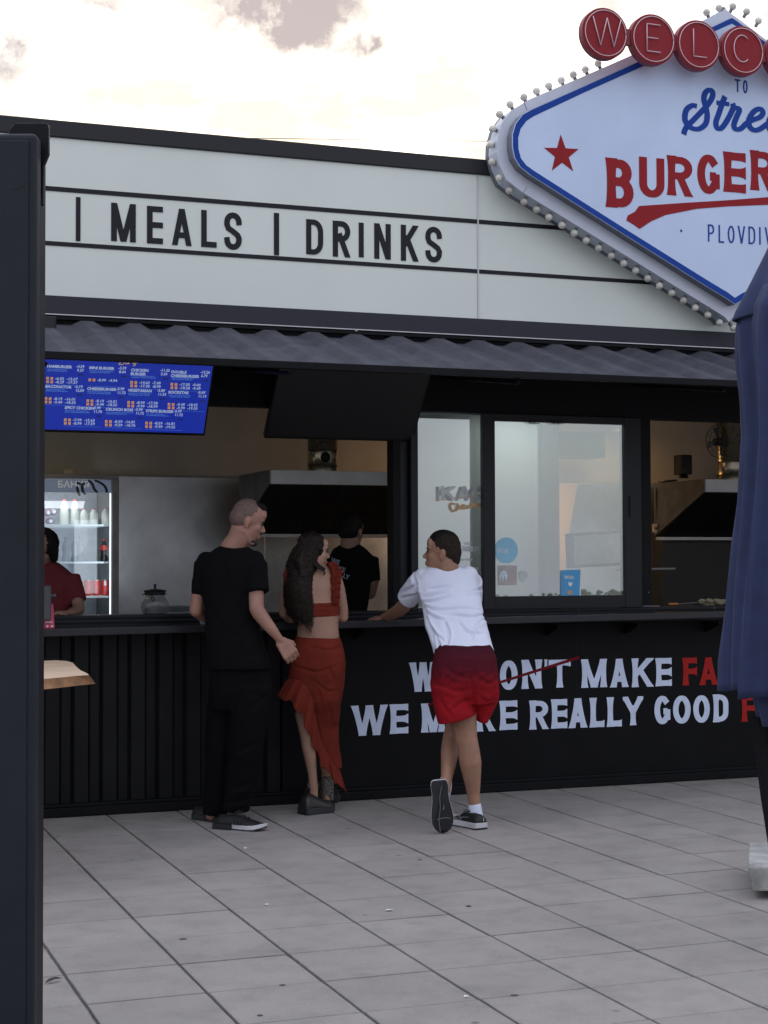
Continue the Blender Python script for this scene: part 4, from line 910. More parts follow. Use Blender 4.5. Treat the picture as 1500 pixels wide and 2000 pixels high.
LBL = mat('bright_blue_leaflet', (.075,.36,.68), .5, vary=.02)
Yl2 = Yf+.010
MB().prism([at(x, y, Yl2) for x, y in ((1096,1114),(1135,1112.5),(1133,1166),(1096,1166))], (0, .002, 0)).build('leaflet_card', LBL, lf)
lw = mat('leaflet_white', (.8,.82,.85), .6)
text('Wolt', at(1102, 1131, Yl2-.0006), (1,0,0), (0,0,1), .036, lw, lf, 'leaflet_lettering', .9, .0008, th=.0002)
MB().prism([at(x, y, Yl2-.0006) for x, y in ((1110,1137),(1118,1137),(1118,1142),(1114,1146),(1110,1142))], (0,-.0005,0)).build('leaflet_emblem', lw, lf)
MB().prism([at(1113+5*math.cos(R(a)), 1157+5*math.sin(R(a)), Yl2-.0006) for a in range(0,360,30)], (0,-.0005,0)).build('leaflet_picture', mat('leaflet_orange', (.55,.33,.2), .6), lf)
mb = MB(); mb.prism([at(x, y, Yl2-.0002) for x, y in ((1133.5,1112),(1135.6,1112),(1134,1166),(1132,1166))], (0,-.0006,0)); mb.build('leaflet_edge', lw, lf)
# sticker words on the rear pane
rs_ = [o for o in bpy.data.objects if o.name == 'sliding_window'][0]
Yp = .055+.0145
GRY = mat('grey_sticker_shadow', (.50,.53,.53), .5); LGR = mat('silver_grey_sticker', (.72,.77,.78), .5); ORS = mat('faded_orange_sticker', (.75,.47,.26), .5)
def z82(x, y): return (800+x/5.265, 820+y/5.265)
def lw_(word, bx, M, Y, sw): 
    return letters(word, [(*[z82(b[0],0)[0], z82(b[1],0)[0]], z82(0,b[2])[1], z82(0,b[3])[1]) for b in bx], Y, M, rs_, sw=sw, name='sticker_letter', th=.0006)
lw_('KAC', [(272,440,688,832),(460,600,688,832),(600,742,690,828)], GRY, Yp, .26)
lw_('KAC', [(325,475,682,820),(500,625,682,818),(645,765,682,815)], LGR, Yp-.0018, .26)
brush([[z82(x, y) for x, y in P] for P in ([(470,870),(430,860),(415,890),(440,940),(480,925)], [(500,860),(480,930),(510,890),(530,920)], [(540,900),(560,880),(545,880),(550,915),(590,900)], [(600,880),(585,905),(610,905)], [(640,845),(625,900),(650,870),(665,895)], [(700,865),(680,880),(695,895),(705,868)], [(720,855),(735,885),(750,850)])], .016, ORS, rs_, 'sticker_script', Yp-.001)
MB().prism([at(*z82(x, y), Yp-.0025) for x, y in ((275,830),(560,790),(755,765),(755,772),(560,797),(275,838))], (0,-.0003,0)).build('sticker_line', ORS, rs_)
for s_, x, y, sz, bo_ in (('STREET', 560, 1285, .026, .0004), ('BURGER BAR', 505, 1350, .045, .002), ('BURGER & PLOVDIV', 500, 1448, .018, .001), ('09:30 - 23:00', 560, 1552, .030, .001), ('23:30', 660, 1690, .030, .001)):
    text(s_, at(*z82(x, y), Yp), (1,0,0), (0,0,1), sz, LGR, rs_, 'sticker_lettering', .62, bo_, th=.0002)
# curled tape bits at the head of the large pane
for x0_, x1_ in ((1034, 1052), (1080, 1100)):
    mb = MB()
    for k in range(9):
        x = x0_+(x1_-x0_)*k/8; a = at(x, 822, Yf-.006); mb.tube([a+Vector((random.uniform(-.01,.01)+math.cos(R(40*i))*.012, 0, -.008+math.sin(R(40*i))*.010)) for i in range(8)], .0014, 4)
    mb.build('fly_curl', SOOT, fs)

# ================================================================== PEOPLE
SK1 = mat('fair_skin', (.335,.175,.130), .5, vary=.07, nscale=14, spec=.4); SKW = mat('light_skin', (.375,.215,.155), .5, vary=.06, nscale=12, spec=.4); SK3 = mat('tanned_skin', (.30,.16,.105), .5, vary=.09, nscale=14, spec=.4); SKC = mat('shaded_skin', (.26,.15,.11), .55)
HAIRB = mat('dark_hair', (.007,.0055,.005), .7, spec=.2, vary=.3, nscale=60, bump=.4, bscale=200); HAIRC = mat('long_brown_hair', (.011,.0065,.0048), .55, vary=.5, nscale=45, spec=.22)
STUB = mat('shaved_scalp', (.135,.088,.074), .75, vary=.14, nscale=70); HAIR3 = mat('short_dark_brown_hair', (.020,.013,.010), .8, spec=.2, vary=.35, nscale=80, bump=.5, bscale=260); BEARD = mat('dark_beard', (.022,.014,.012), .8, vary=.3, nscale=80)
TEEB = mat('black_cotton', (.0042,.0042,.0052), .95, spec=.12, vary=.12, nscale=9, bump=.1, bscale=300); TROU = mat('black_trousers', (.0036,.0037,.0046), .9, spec=.1, vary=.15, nscale=7)
TEEW = mat('white_cotton', (.67,.70,.83), .85, vary=.02, nscale=6, bump=.08, bscale=350); TEEM = mat('maroon_cotton', (.12,.010,.016), .85, vary=.08); RUST = mat('rust_red_fabric', (.155,.021,.012), .9, spec=.2, vary=.10, nscale=11, bump=.18, bscale=220)
SHO = mat('black_shoe_mesh', (.006,.006,.0075), .6, vary=.2, nscale=30); SOLG = mat('dark_rubber', (.016,.0165,.020), .6, vary=.2, nscale=12); SOLW = mat('white_foam_midsole', (.52,.52,.55), .5, vary=.08); BOOT = mat('black_boot_leather', (.014,.013,.012), .42, vary=.3, nscale=16); SOCKW = mat('white_sock', (.60,.66,.78), .85); LACE = mat('black_lace', (.01,.01,.012), .8)
EYE = mat('eye_white', (.22,.20,.19), .3); LIP = mat('lip', (.30,.11,.095), .5)
# shorts printed dark above, bright below
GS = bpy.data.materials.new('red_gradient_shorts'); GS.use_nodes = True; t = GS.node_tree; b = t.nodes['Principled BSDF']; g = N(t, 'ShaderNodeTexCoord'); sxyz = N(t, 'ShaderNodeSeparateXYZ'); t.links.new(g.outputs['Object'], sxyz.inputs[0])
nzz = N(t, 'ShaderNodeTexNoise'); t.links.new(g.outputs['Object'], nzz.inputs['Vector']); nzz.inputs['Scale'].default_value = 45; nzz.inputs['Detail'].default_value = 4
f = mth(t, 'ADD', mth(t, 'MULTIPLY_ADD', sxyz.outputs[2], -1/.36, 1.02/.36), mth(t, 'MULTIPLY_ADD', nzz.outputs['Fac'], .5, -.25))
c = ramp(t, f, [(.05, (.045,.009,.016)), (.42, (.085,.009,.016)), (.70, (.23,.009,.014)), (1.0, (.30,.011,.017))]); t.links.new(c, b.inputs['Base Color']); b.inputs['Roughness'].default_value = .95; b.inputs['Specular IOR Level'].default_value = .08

HAIRS = mat('curly_strands', (.013,.0078,.0055), .5, vary=.7, nscale=60, spec=.3)
class Fig:
    def __init__(s, t0): s.t0 = t0; s.k = t0/FPX
    def p(s, x, y, dw=0): return pt(x, y, s.t0+dw)
    def loft(s, mb, rows, n=26, e=2.3):
        rs = []
        for r_ in rows:
            y, l, r, dw, rw = r_[:5]; tl = r_[5] if len(r_) > 5 else 0; td = r_[6] if len(r_) > 6 else 0
            c = s.p((l+r)/2, y, dw); ru = (r-l)/2*(s.t0+dw)/FPX
            ring = []
            for i in range(n):
                a = 2*math.pi*i/n; ca, sa = math.cos(a), math.sin(a)
                u = math.copysign(abs(ca)**(2/e), ca)*ru; w = math.copysign(abs(sa)**(2/e), sa)*rw
                ring.append(c+RT*u+FW*w-UP*((tl*u/ru if ru else 0)*s.k+td*s.k*w/rw))
            rs.append(ring)
        return mb.rings(rs)
    def limb(s, mb, pts, n=14):       # (px, py, dw, radius in px)
        for a, b in zip(pts, pts[1:]): mb.cap(s.p(*a[:3]), s.p(*b[:3]), a[3]*s.k, b[3]*s.k, n)
        return mb
    def cyl(s, mb, a, b, n=20):
        A, B = s.p(*a[:3]), s.p(*b[:3]); return mb.lathe(A, B-A, [(0, a[3]*s.k*.6), (.01, a[3]*s.k), ((B-A).length, b[3]*s.k), ((B-A).length+.0005, b[3]*s.k*.8)], n)
def vox(name, mb, size, M, parent, smooth=6, disp=None, mats=None):
    me = bpy.data.meshes.new('tmp'); me.from_pydata(mb.v, [], mb.f)
    bm = bmesh.new(); bm.from_mesh(me); bmesh.ops.recalc_face_normals(bm, faces=bm.faces); bm.to_mesh(me); bm.free()
    o = bpy.data.objects.new('tmp', me); COL.objects.link(o)
    r = o.modifiers.new('r', 'REMESH'); r.mode = 'VOXEL'; r.voxel_size = size
    if smooth:
        q = o.modifiers.new('s', 'SMOOTH'); q.factor = .5; q.iterations = smooth
    bpy.context.view_layer.update()
    m2 = bpy.data.meshes.new_from_object(o.evaluated_get(bpy.context.evaluated_depsgraph_get()))
    bpy.data.objects.remove(o)
    if disp:
        co = [v.co.copy() for v in m2.vertices]; no = [v.normal.copy() for v in m2.vertices]
        for i, v in enumerate(m2.vertices): v.co = co[i]+no[i]*disp(co[i], no[i])
    m2.polygons.foreach_set('use_smooth', [True]*len(m2.polygons))
    m2.materials.clear(); m2.materials.append(M)
    o = bpy.data.objects.new(name, m2); m2.name = name
    return link(o, parent)
def folds(F_, L, amp=.004, sig=.010, base=.0015, fs=9, sq=1.0):
    """L: list of polylines [(px,py,dw)...] with optional amplitude; ridged creases plus soft cloth unevenness"""
    LN = []
    for P in L:
        a_ = amp
        if isinstance(P[-1], (int, float)): a_ = P[-1]; P = P[:-1]
        Q = []
        for k in range(len(P)-1):                       # round the polyline off
            p0, p1, p2, p3 = [Vector(P[min(max(k+q, 0), len(P)-1)][:2]) for q in (-1, 0, 1, 2)]
            for q in range(5):
                t_ = q/5; Q.append(.5*((2*p1)+(p2-p0)*t_+(2*p0-5*p1+4*p2-p3)*t_*t_+(3*p1-p0-3*p2+p3)*t_**3))
        Q.append(Vector(P[-1][:2])); uv = [Vector(((q.x-750)/FPX, (1000-q.y)/FPX)) for q in Q]
        LN.append((a_, [(uv[i], uv[i+1], i/(len(uv)-1), (i+1)/(len(uv)-1)) for i in range(len(uv)-1)], min(u.x for u in uv), max(u.x for u in uv), min(u.y for u in uv), max(u.y for u in uv)))
    sg2 = sig/F_.t0
    def d(co, no):
        v = co*fs
        x = base*(noise.noise(v)+.5*noise.noise(v*2.3))
        if LN and no.dot(FW) < .3:
            q = co-CAM; z = q.dot(FW); p = Vector((q.dot(RT)/z, q.dot(UP)/z)); m_ = sg2*4
            for am, segs, ux0, ux1, uy0, uy1 in LN:
                if p.x < ux0-m_ or p.x > ux1+m_ or p.y < uy0-m_ or p.y > uy1+m_: continue
                best = None
                for a, b, t0, t1 in segs:
                    ab = b-a; t_ = max(0, min(1, (p-a).dot(ab)/max(1e-12, ab.length_squared))); dv = p-(a+ab*t_); dd = dv.length/sg2
                    if best is None or dd < best[0]: best = (dd, 1 if ab.x*dv.y-ab.y*dv.x > 0 else -1, t0+(t1-t0)*t_)
                dd, sd, tt = best
                if dd > 4: continue
                x += am*(-math.exp(-dd*dd)+.6*math.exp(-(dd-1.6*sd)**2))*math.sin(math.pi*min(.97, max(.03, tt)))**.6
        return x
    return d
def head(mb, c, f, up, sc=1.0, neck=None, nr=.052, female=False, ears=True):
    f = f.normalized(); s_ = f.cross(up).normalized(); up = s_.cross(f).normalized()
    P = lambda a, b, d: c+(f*a+s_*b+up*d)*sc
    E = lambda ctr, a, b, d: mb.ell(P(*ctr), (f*a*sc, s_*b*sc, up*d*sc))
    E((-.004,0,.034), .093,.074,.090); E((-.03,0,.015), .072,.070,.075); E((.030,0,-.030), .060,.058,.088)
    for q in (-1, 1):
        mb.cap(P(-.010,.048*q,-.055), P(.055,.020*q,-.106), .020*sc, .017*sc); E((.052,.034*q,-.020), .030,.024,.030)
        if ears: E((-.006,.076*q,-.008), .017,.007,.031); E((-.012,.082*q,.004), .012,.005,.018)
    E((.066,0,-.108), .020,.024,.016)
    mb.cap(P(.080,0,.014), P(.108,0,-.026), .0062*sc, .0085*sc); E((.099,0,-.032), .015,.014,.008)
    E((.076,0,.026), .016,.050,.012); E((.084,0,-.060), .013,.022,.007); E((.083,0,-.073), .013,.020,.008); E((.074,0,.055), .022,.052,.035)
    if neck: mb.cap(P(-.022,0,-.05), neck, nr*sc, nr*1.08)
    return P
def hand(mb, w, d, n, L=.18, curl=.5, spread=1.0, side=1):
    """wrist w, direction d, back-of-hand normal n; five curled fingers"""
    d = d.normalized(); n = (n-d*n.dot(d)).normalized(); s = d.cross(n)*side
    pl = L*.52
    for q in (-.5, -.17, .17, .5):
        mb.cap(w+d*.01+s*(q*.045), w+d*pl+s*(q*.072*spread), .0135, .0125, 10)
    fl = [.36, .42, .40, .32]
    for i, q in enumerate((-.5, -.17, .17, .5)):
        p = w+d*pl+s*(q*.072*spread); dd = d.copy(); ln = L*fl[i]
        for j, (fr, r0, r1) in enumerate(((.45,.0098,.0090),(.32,.0090,.0082),(.25,.0082,.0068))):
            dd = (dd*math.cos(curl)-n*math.sin(curl)).normalized(); e = p+dd*ln*fr; mb.cap(p, e, r0, r1, 10); p = e
            nn_ = n; n = (n*math.cos(curl)+dd*0).normalized() if False else n
    p = w+d*.025-s*.030; q = p+(d*.7-s*.6-n*.35).normalized()*.038; mb.cap(p, q, .0135, .011, 10); mb.cap(q, q+(d*.9-n*.45).normalized()*.030, .011, .0085, 10)
def shoe(parent, heel, toe, up, L=None, M=SHO, sole=SOLG, mid=SOLW, wid=.052, ankle=.075, mh=.022, name='shoe', laces=True, boot=0):
    f = (toe-heel); L = L or f.length; f.normalize(); up = (up-f*up.dot(f)).normalized(); s = f.cross(up)
    P = lambda a, b, c_: heel+f*(a*L)+s*b+up*c_
    hs = 1.0 if not boot else boot
    st = [(0,.55,.0,.058),(.03,.72,0,.074),(.10,.78,0,ankle),(.24,.74,0,ankle+.002),(.36,.76,0,.080),(.50,.88,0,.072),(.66,1.0,0,.058),(.80,.96,0,.048),(.92,.72,0,.040),(.985,.36,0,.028),(1.0,.08,0,.018)]
    if boot: st = [(0,.70,0,.07),(.03,.86,0,.10),(.12,.92,0,.115),(.28,.9,0,.12),(.42,.92,0,.105),(.55,1.0,0,.088),(.68,1.1,0,.078),(.80,1.1,0,.074),(.90,.98,0,.068),(.97,.72,0,.056),(1.0,.30,0,.036)]
    mb = MB(); rs = []
    for a, w_, _, h_ in st:
        ring = []
        for i in range(16):
            t_ = math.pi*i/15; ring.append(P(a, math.cos(t_)*wid*w_*(1-.12*math.sin(t_)**4*(1 if a < .5 else 0)), mh*.8+math.sin(t_)**.8*(h_-mh*.8)))
        rs.append(ring)
    mb.rings(rs); o = mb.build(name, M, parent, smooth='all')
    out = [(a, w_) for a, w_, _, _ in st]
    def slab(z0, z1, g, rock, M_, nm):
        mb = MB(); lo = []; hi = []
        for sg_ in (1, -1):
            for a, w_ in (out if sg_ == 1 else out[::-1]):
                r_ = rock*(max(0, a-.72)**2*1.2+max(0, .12-a)**2*1.5); e_ = (a-.5)*g*.12
                lo.append(P(a+e_, sg_*wid*w_*(1+g), z0+r_)); hi.append(P(a+e_, sg_*wid*w_*(1+g*.6), z1+r_*.7))
        mb.rings([lo, hi]); return mb.build(nm, M_, o, bevel=.003, smooth=False)
    slab(0, .006, .05, .25, sole, 'outsole'); slab(.0062, mh+.006, .09, .22, mid, 'midsole')
    if laces:
        for k in range(4):
            a = .40+k*.07; h_ = .083-k*.006; MB().tube([P(a, -.022, h_-.006), P(a+.012, 0, h_+.003), P(a+.02, .022, h_-.006)], .0028, 6).build('lace', LACE, o)
        for q in (-1, 1):
            MB().tube([P(.37, 0, .086), P(.40, .018*q, .098), P(.44, .034*q, .090), P(.42, .03*q, .078), P(.38, .006*q, .085)], .0022, 6).build('lace', LACE, o)
            MB().tube([P(.37, 0, .086), P(.42, .026*q, .088), P(.47, .045*q, .070), P(.49, .05*q, .050)], .0020, 6).build('lace', LACE, o)
    return o, P
def eyes(parent, P, sc, M=EYE, brow=HAIRB, both=(-1, 1)):
    for q in both:
        MB().ell(P(.0735,.031*q,.004), ((.0095*sc,0,0),(0,.0095*sc,0),(0,0,.006*sc)), 12, 8).build('eye', M, parent, smooth='all')
        d = (P(1,.25*q,0)-P(0,0,0)).normalized(); MB().ell(P(.083,.033*q,.004), ((.0055*sc,0,0),(0,.0055*sc,0),(0,0,.0055*sc)), 10, 6).build('iris', SOOT, parent, smooth='all')
        MB().tube([P(.090,.014*q,.019), P(.090,.030*q,.025), P(.078,.048*q,.019)], [.003*sc,.0036*sc,.002*sc], 6).build('eyebrow', brow, parent)
        MB().tube([P(.089,.022*q,.011), P(.088,.034*q,.0125), P(.078,.046*q,.006)], .0018*sc, 6).build('eyelash', brow, parent)

# ---------------------------------------------------------------- man in black
A = Fig(9.02)
m1 = root('person', gd(460, 1612), 'tall man in black t-shirt and black trousers looking down behind the woman in red', 'person')
f = (RT*.97+FW*.20-UP*.30).normalized(); hc = A.p(483, 1018, -.02)
mb = MB(); P = head(mb, hc, f, (UP+RT*.25).normalized(), 1.0, A.p(459, 1070, .0), .057)
mb.cap(A.p(474,1042,-.02), A.p(452,1072,.0), .060, .066)
A.loft(mb, [(1068,440,474,0,.045),(1085,425,482,0,.05),(1110,412,492,0,.06),(1200,418,482,0,.06),(1300,430,505,0,.06),(1340,430,510,0,.06)])
A.limb(mb, [(488,1106,-.02,10),(500,1150,-.08,15),(501,1188,-.10,14.5),(506,1198,-.10,14.5),(528,1226,-.10,11.5),(546,1249,-.08,8.0)])
A.limb(mb, [(412,1106,.03,9),(389,1152,.02,14),(383,1192,.03,13.5),(402,1208,.14,10),(415,1206,.2,8)])
hand(mb, A.p(547,1251,-.08), RT*.75-UP*1.0+FW*.1, -FW+RT*.35, .185, .62, 1.0, 1)
hand(mb, A.p(410,1207,.16), RT*.8+FW*.6, UP, .17, .5)
for sx_, py in ((.0, 0),):
    A.limb(mb, [(436,1350,.03,17),(424,1460,.05,15),(418,1560,.05,12),(412,1592,.04,11)]); A.limb(mb, [(492,1350,-.04,17),(478,1460,-.06,15),(458,1565,-.06,12),(454,1596,-.06,11)])
bd = vox('body', mb, .0062, SK1, m1, 4)
def scal(c, f, up, sc, parts, M, parent, name='hair', size=.006, amp=.0012, fsx=120):
    f = f.normalized(); s_ = f.cross(up).normalized(); up = s_.cross(f).normalized(); mb = MB()
    for ctr, a, b, d in parts: mb.ell(c+(f*ctr[0]+s_*ctr[1]+up*ctr[2])*sc, (f*a*sc, s_*b*sc, up*d*sc))
    return vox(name, mb, size, M, parent, 2, lambda co, no: amp*noise.noise(co*fsx))
u_ = (UP+RT*.25).normalized()
scal(hc, f, u_, 1.0, [((-.0105,0,.040), .0895,.0752,.0860), ((-.040,0,.010), .066,.0725,.068)], STUB, m1, 'cropped_hair', .005, .0004)
scal(hc, f, u_, 1.0, [((.022,0,.0935), .066,.046,.0290)], HAIRB, m1, 'top_hair', .005, .002)
scal(hc, f, u_, 1.0, [((.068,0,-.108), .024,.026,.020), ((.045,.026,-.098), .026,.016,.014), ((.045,-.026,-.098), .026,.016,.014), ((.089,0,-.050), .012,.024,.0055)], BEARD, m1, 'beard', .004, .001)
eyes(bd, P, 1.0)
mb = MB()
A.loft(mb, [(1064,437,480,.0,.055,2,-3),(1070,424,490,0,.072),(1078,410,499,0,.088),(1090,399,508,0,.103),(1108,391,512,0,.115),(1150,394,508,0,.118),(1200,400,503,-.005,.118),(1250,403,514,-.01,.12),(1290,409,527,-.01,.128),(1306,411,531,-.01,.13)])
A.limb(mb, [(403,1096,.02,19),(400,1106,.02,22)]); A.cyl(mb, (402,1098,.02,23), (387.5,1160,.02,14.5)); A.cyl(mb, (390,1130,.02,16), (388,1161,.02,14.5))
A.limb(mb, [(498,1094,-.03,19),(500,1106,-.04,22)]); A.cyl(mb, (498,1098,-.03,24), (502,1157,-.085,24))
vox('t_shirt', mb, .0085, TEEB, m1, 4, folds(A, [[(500,1120,0),(470,1180,0),(455,1230,0)], [(505,1200,0),(470,1235,0),(430,1270,0)], [(405,1180,0),(440,1230,0)], [(520,1270,0),(470,1290,0)], [(418,1078,0),(440,1110,0),(450,1170,0)]], .005, .016, .004, 7))
mb = MB()
A.loft(mb, [(1290,416,524,0,.118),(1330,409,530,0,.122),(1360,408,530,0,.118),(1385,410,528,0,.105)])
A.loft(mb, [(1340,408,470,.04,.10),(1400,402,460,.05,.095),(1480,400,452,.05,.085),(1550,398,448,.05,.07),(1590,395,443,.05,.062)])
A.loft(mb, [(1340,462,532,-.05,.105),(1400,450,524,-.06,.10),(1480,445,512,-.06,.088),(1550,438,494,-.06,.074),(1585,434,486,-.06,.066)])
vox('trousers', mb, .009, TROU, m1, 4, folds(A, [[(520,1360,0),(480,1390,0)], [(505,1450,-.06),(450,1475,-.06)], [(495,1530,-.06),(445,1545,-.06)], [(490,1560,-.06),(440,1570,-.06)]], .006, .014, .005, 8))
U0 = Vector((0,0,1))
shoe(m1, gd(381,1599), gd(384,1599)+ (gd(470,1609)-gd(384,1599)).normalized()*.29, U0, M=SHO, mid=SOLG)
o, SP = shoe(m1, gd(427,1616), gd(427,1616)+(gd(531,1624)-gd(427,1616)).normalized()*.30, U0, M=SHO, mid=SOLW)
o['label'] = 'shoe with white stripe along the forefoot sole'
MB().hexa([SP(-.02,-.062,.0),SP(.36,-.062,.0),SP(.36,.062,.0),SP(-.02,.062,.0)], [SP(-.02,-.060,.032),SP(.36,-.060,.028),SP(.36,.060,.028),SP(-.02,.060,.032)]).build('heel_counter', SHO, o, bevel=.004)
for k in range(3):
    MB().prism([SP(.40+k*.07, sgn*.052, .028) if False else SP(.40+k*.07,.0525,.030), SP(.43+k*.07,.0525,.030), SP(.38+k*.07,.044,.062), SP(.355+k*.07,.044,.062)], (SP(0,1,0)-SP(0,0,0))*.002).build('side_stripe', SOLG, o)
# cup / napkin held on the counter
c = at(400, 1213, -.16); cu = root('plastic_cup', c, 'clear cup with white label beside the left arm of the man in black', 'cup')
MB().lathe((c.x, -.16, zsh(c.x)+.001), (0,0,1), [(0,.026),(.002,.028),(.075,.034),(.078,.034)], 20).build('cup_body', CLR, cu, smooth=True)
MB().lathe((c.x, -.16, zsh(c.x)+.018), (0,0,1), [(0,.0298),(.04,.0322)], 20).build('cup_label', mat('cup_label', (.5,.55,.6), .5), cu, smooth=True)

# ---------------------------------------------------------------- woman in rust red
B_ = Fig(9.36)
wm = root('person', gd(612, 1592), 'woman with long curly hair in rust red crop top and ruffled skirt', 'person')
f = (RT*.93+FW*.36-UP*.03).normalized(); sc = .90; hc = B_.p(612, 1078.5, .0); u_ = (UP-RT*.03).normalized()
mb = MB(); P = head(mb, hc, f, u_, sc, B_.p(610, 1116, .0), .043, ears=False)
B_.loft(mb, [(1106,588,640,0,.045),(1113,572,652,0,.06),(1124,563,661,0,.075),(1150,568,661,0,.085),(1180,574,661,.0,.088),(1205,579,661,.0,.088),(1225,581,661,.005,.088),(1245,580,663,.01,.092),(1262,582,660,.01,.085),(1300,590,655,.01,.07),(1340,592,650,.02,.06)])
B_.limb(mb, [(655,1126,.0,11.5),(663,1150,.01,11),(671,1190,.02,9.5),(671.5,1206,.03,9.0),(660,1211,.12,8),(645,1208,.25,7)])
hand(mb, B_.p(645,1207,.25), FW-RT*.3, UP, .16, .5)
B_.limb(mb, [(566,1122,.0,11.5),(557,1160,.02,9.5),(554,1198,.04,9.0),(566,1210,.16,8),(590,1207,.27,6.5)])
hand(mb, B_.p(592,1206,.27), FW+RT*.3, UP, .16, .5)
B_.limb(mb, [(600,1340,.02,16),(592,1395,-.01,16),(599,1430,-.02,14.5),(604,1465,-.02,13.5),(610,1510,.0,9),(613,1545,.02,8.5),(612,1570,.02,9)])
B_.limb(mb, [(636,1340,.04,16),(632,1400,.06,15),(632,1440,.08,15),(635,1480,.10,12.5),(638,1520,.12,9),(638,1560,.12,8)])
bd = vox('body', mb, .006, SKW, wm, 5)
eyes(bd, P, sc); MB().ell(P(.093,0,-.066), ((f*.012*sc), Vector((0,0,.008)), UP.cross(f)*.018), 12, 8).build('lips', LIP, bd, smooth='all')
# crop top: band and ruffled straps
mb = MB(); B_.loft(mb, [(1176.5,571,663.5,0,.093,-1),(1190,573,664,0,.095,-1),(1203,576,664,0,.094,-2)], 40)
tp = vox('crop_top', mb, .0045, RUST, wm, 2, folds(B_, [[(620,1182,-.09),(640,1187,-.09),(658,1181,-.09)], [(619,1196,-.09),(645,1193,-.09)]], .003, .006, .001, 30))
def ruffle(path, width, amp, waves, out, M, parent, name, n=90, seed=0, fall=None, layers=4):
    """a gathered strip: path of world points, falls along 'fall', waves stand off along 'out'"""
    rnd = random.Random(seed); Q = []
    for i in range(n+1):
        s = i/n*(len(path)-1); k = min(int(s), len(path)-2); Q.append(path[k].lerp(path[k+1], s-k))
    ph = [rnd.uniform(0, 6.28) for _ in range(4)]; rs = []
    fl = [fall(i/n) if callable(fall) else fall for i in range(n+1)]
    for j in range(layers+1):
        v = j/layers; row = []
        for i in range(n+1):
            s = i/n; wd = width(s) if callable(width) else width
            w_ = math.sin(6.283*waves*s+ph[0]+v*.5)+.45*math.sin(6.283*waves*1.9*s+ph[1])
            tg = (Q[min(i+1, n)]-Q[max(i-1, 0)]).normalized()
            row.append(Q[i]+fl[i]*(wd*v*(1+.06*w_))+out*(amp*(v**.8)*w_+.006+.02*v)+tg*(amp*.5*v*math.cos(6.283*waves*s+ph[0])))
        rs.append(row)
    mb = MB(); mb.rings(rs, closed=False); o = mb.build(name, M, parent, smooth='all')
    so2 = o.modifiers.new('thick', 'SOLIDIFY'); so2.thickness = .0022
    sb = o.modifiers.new('sub', 'SUBSURF'); sb.levels = sb.render_levels = 1
    return o
mb = MB(); B_.loft(mb, [(1098,641,655,-.02,.045),(1104,641,660,-.02,.052),(1118,645,662,-.01,.075),(1130,644,662,-.005,.082),(1150,645,661,-.0,.086),(1178,646,662,0,.090)], 20)
vox('strap', mb, .005, RUST, wm, 2, lambda co, no: .009*noise.noise(co*38)+.004*noise.noise(co*90))
ruffle([B_.p(648,1099,-.06), B_.p(660,1112,-.09), B_.p(657,1126,-.10), B_.p(655,1145,-.10), B_.p(654,1172,-.10)], .034, .007, 7, -FW, RUST, wm, 'strap_ruffle', 60, 2, fall=RT*.9-UP*.3)
mb = MB(); B_.loft(mb, [(1100,566,577,-.0,.04),(1110,557,574,.0,.06),(1124,552.5,572,.0,.08),(1140,556,570,.0,.085)], 20); vox('strap', mb, .005, RUST, wm, 2, lambda co, no: .007*noise.noise(co*38))
# skirt
mb = MB()
B_.loft(mb, [(1243,578,664.5,.01,.100,1.5,-1),(1256,574,668.5,.005,.106),(1275,570,673,.0,.114),(1295,567.5,675,.0,.118),(1320,563,674.5,.005,.114),(1345,563,671,.01,.108),(1368,572,667,.02,.10),(1390,593,664,.04,.085),(1420,607,661,.06,.075),(1450,613,661,.07,.070),(1480,620,665,.08,.062),(1500,632,669,.085,.055)], 40)
vox('skirt', mb, .007, RUST, wm, 3, folds(B_, [[(600,1262,-.1),(640,1270,-.1),(672,1262,-.1)], [(575,1300,-.1),(620,1312,-.1),(668,1295,-.1)], [(610,1325,-.1),(640,1350,-.1),(664,1345,-.1)], [(640,1300,-.1),(655,1330,-.1)], [(640,1370,-.1),(650,1420,-.1),(648,1470,-.1)], [(620,1340,-.1),(630,1385,-.1)], [(656,1400,-.05),(655,1450,-.05),(661,1490,-.05)]], .0055, .009, .003, 13))
path = [B_.p(*q) for q in ((562,1326,-.03),(578,1326,-.08),(592,1332,-.10),(604,1345,-.105),(612,1368,-.09),(616,1392,-.06),(620,1415,-.03),(627,1445,.0),(640,1472,.01),(652,1492,.02),(664,1505,.05))]
def fallf(s):
    return (UP*-1.0+RT*(-.62+.95*s)).normalized()
ruffle(path, lambda s: .118+.05*(1-abs(2*s-.9)) if s < .9 else .13, .014, 6.5, -FW, RUST, wm, 'skirt_ruffle', 170, 5, fall=fallf, layers=8)
# hair
rh = random.Random(11)
rowsH = [(1050,594,628),(1060,583,624),(1075,571,622),(1095,562,620),(1110,559,622),(1125,557,612),(1150,555,612),(1180,556,616),(1200,562,616),(1214,574,614)]
mb = MB()
scal_parts = None
B_.loft(mb, [(1045,600,626,.0,.05),(1050,592,632,-.0,.082),(1060,584,629,-.005,.095),(1075,576,621,-.01,.10),(1095,568,616,-.03,.095),(1115,565,613,-.045,.08),(1140,562,609,-.06,.07),(1170,562,610,-.07,.06),(1195,567,611,-.075,.05),(1210,578,606,-.08,.035)], 24)
mb.ell(hc+(UP*.038-f*.012)*sc, (f*.098*sc, f.cross(UP)*.086*sc, UP*.096*sc))
hr = vox('hair', mb, .007, HAIRC, wm, 2, lambda co, no: .010*noise.noise(Vector((co.x*30, co.y*30, co.z*14)))+.006*noise.noise(co*75))
mb = MB()
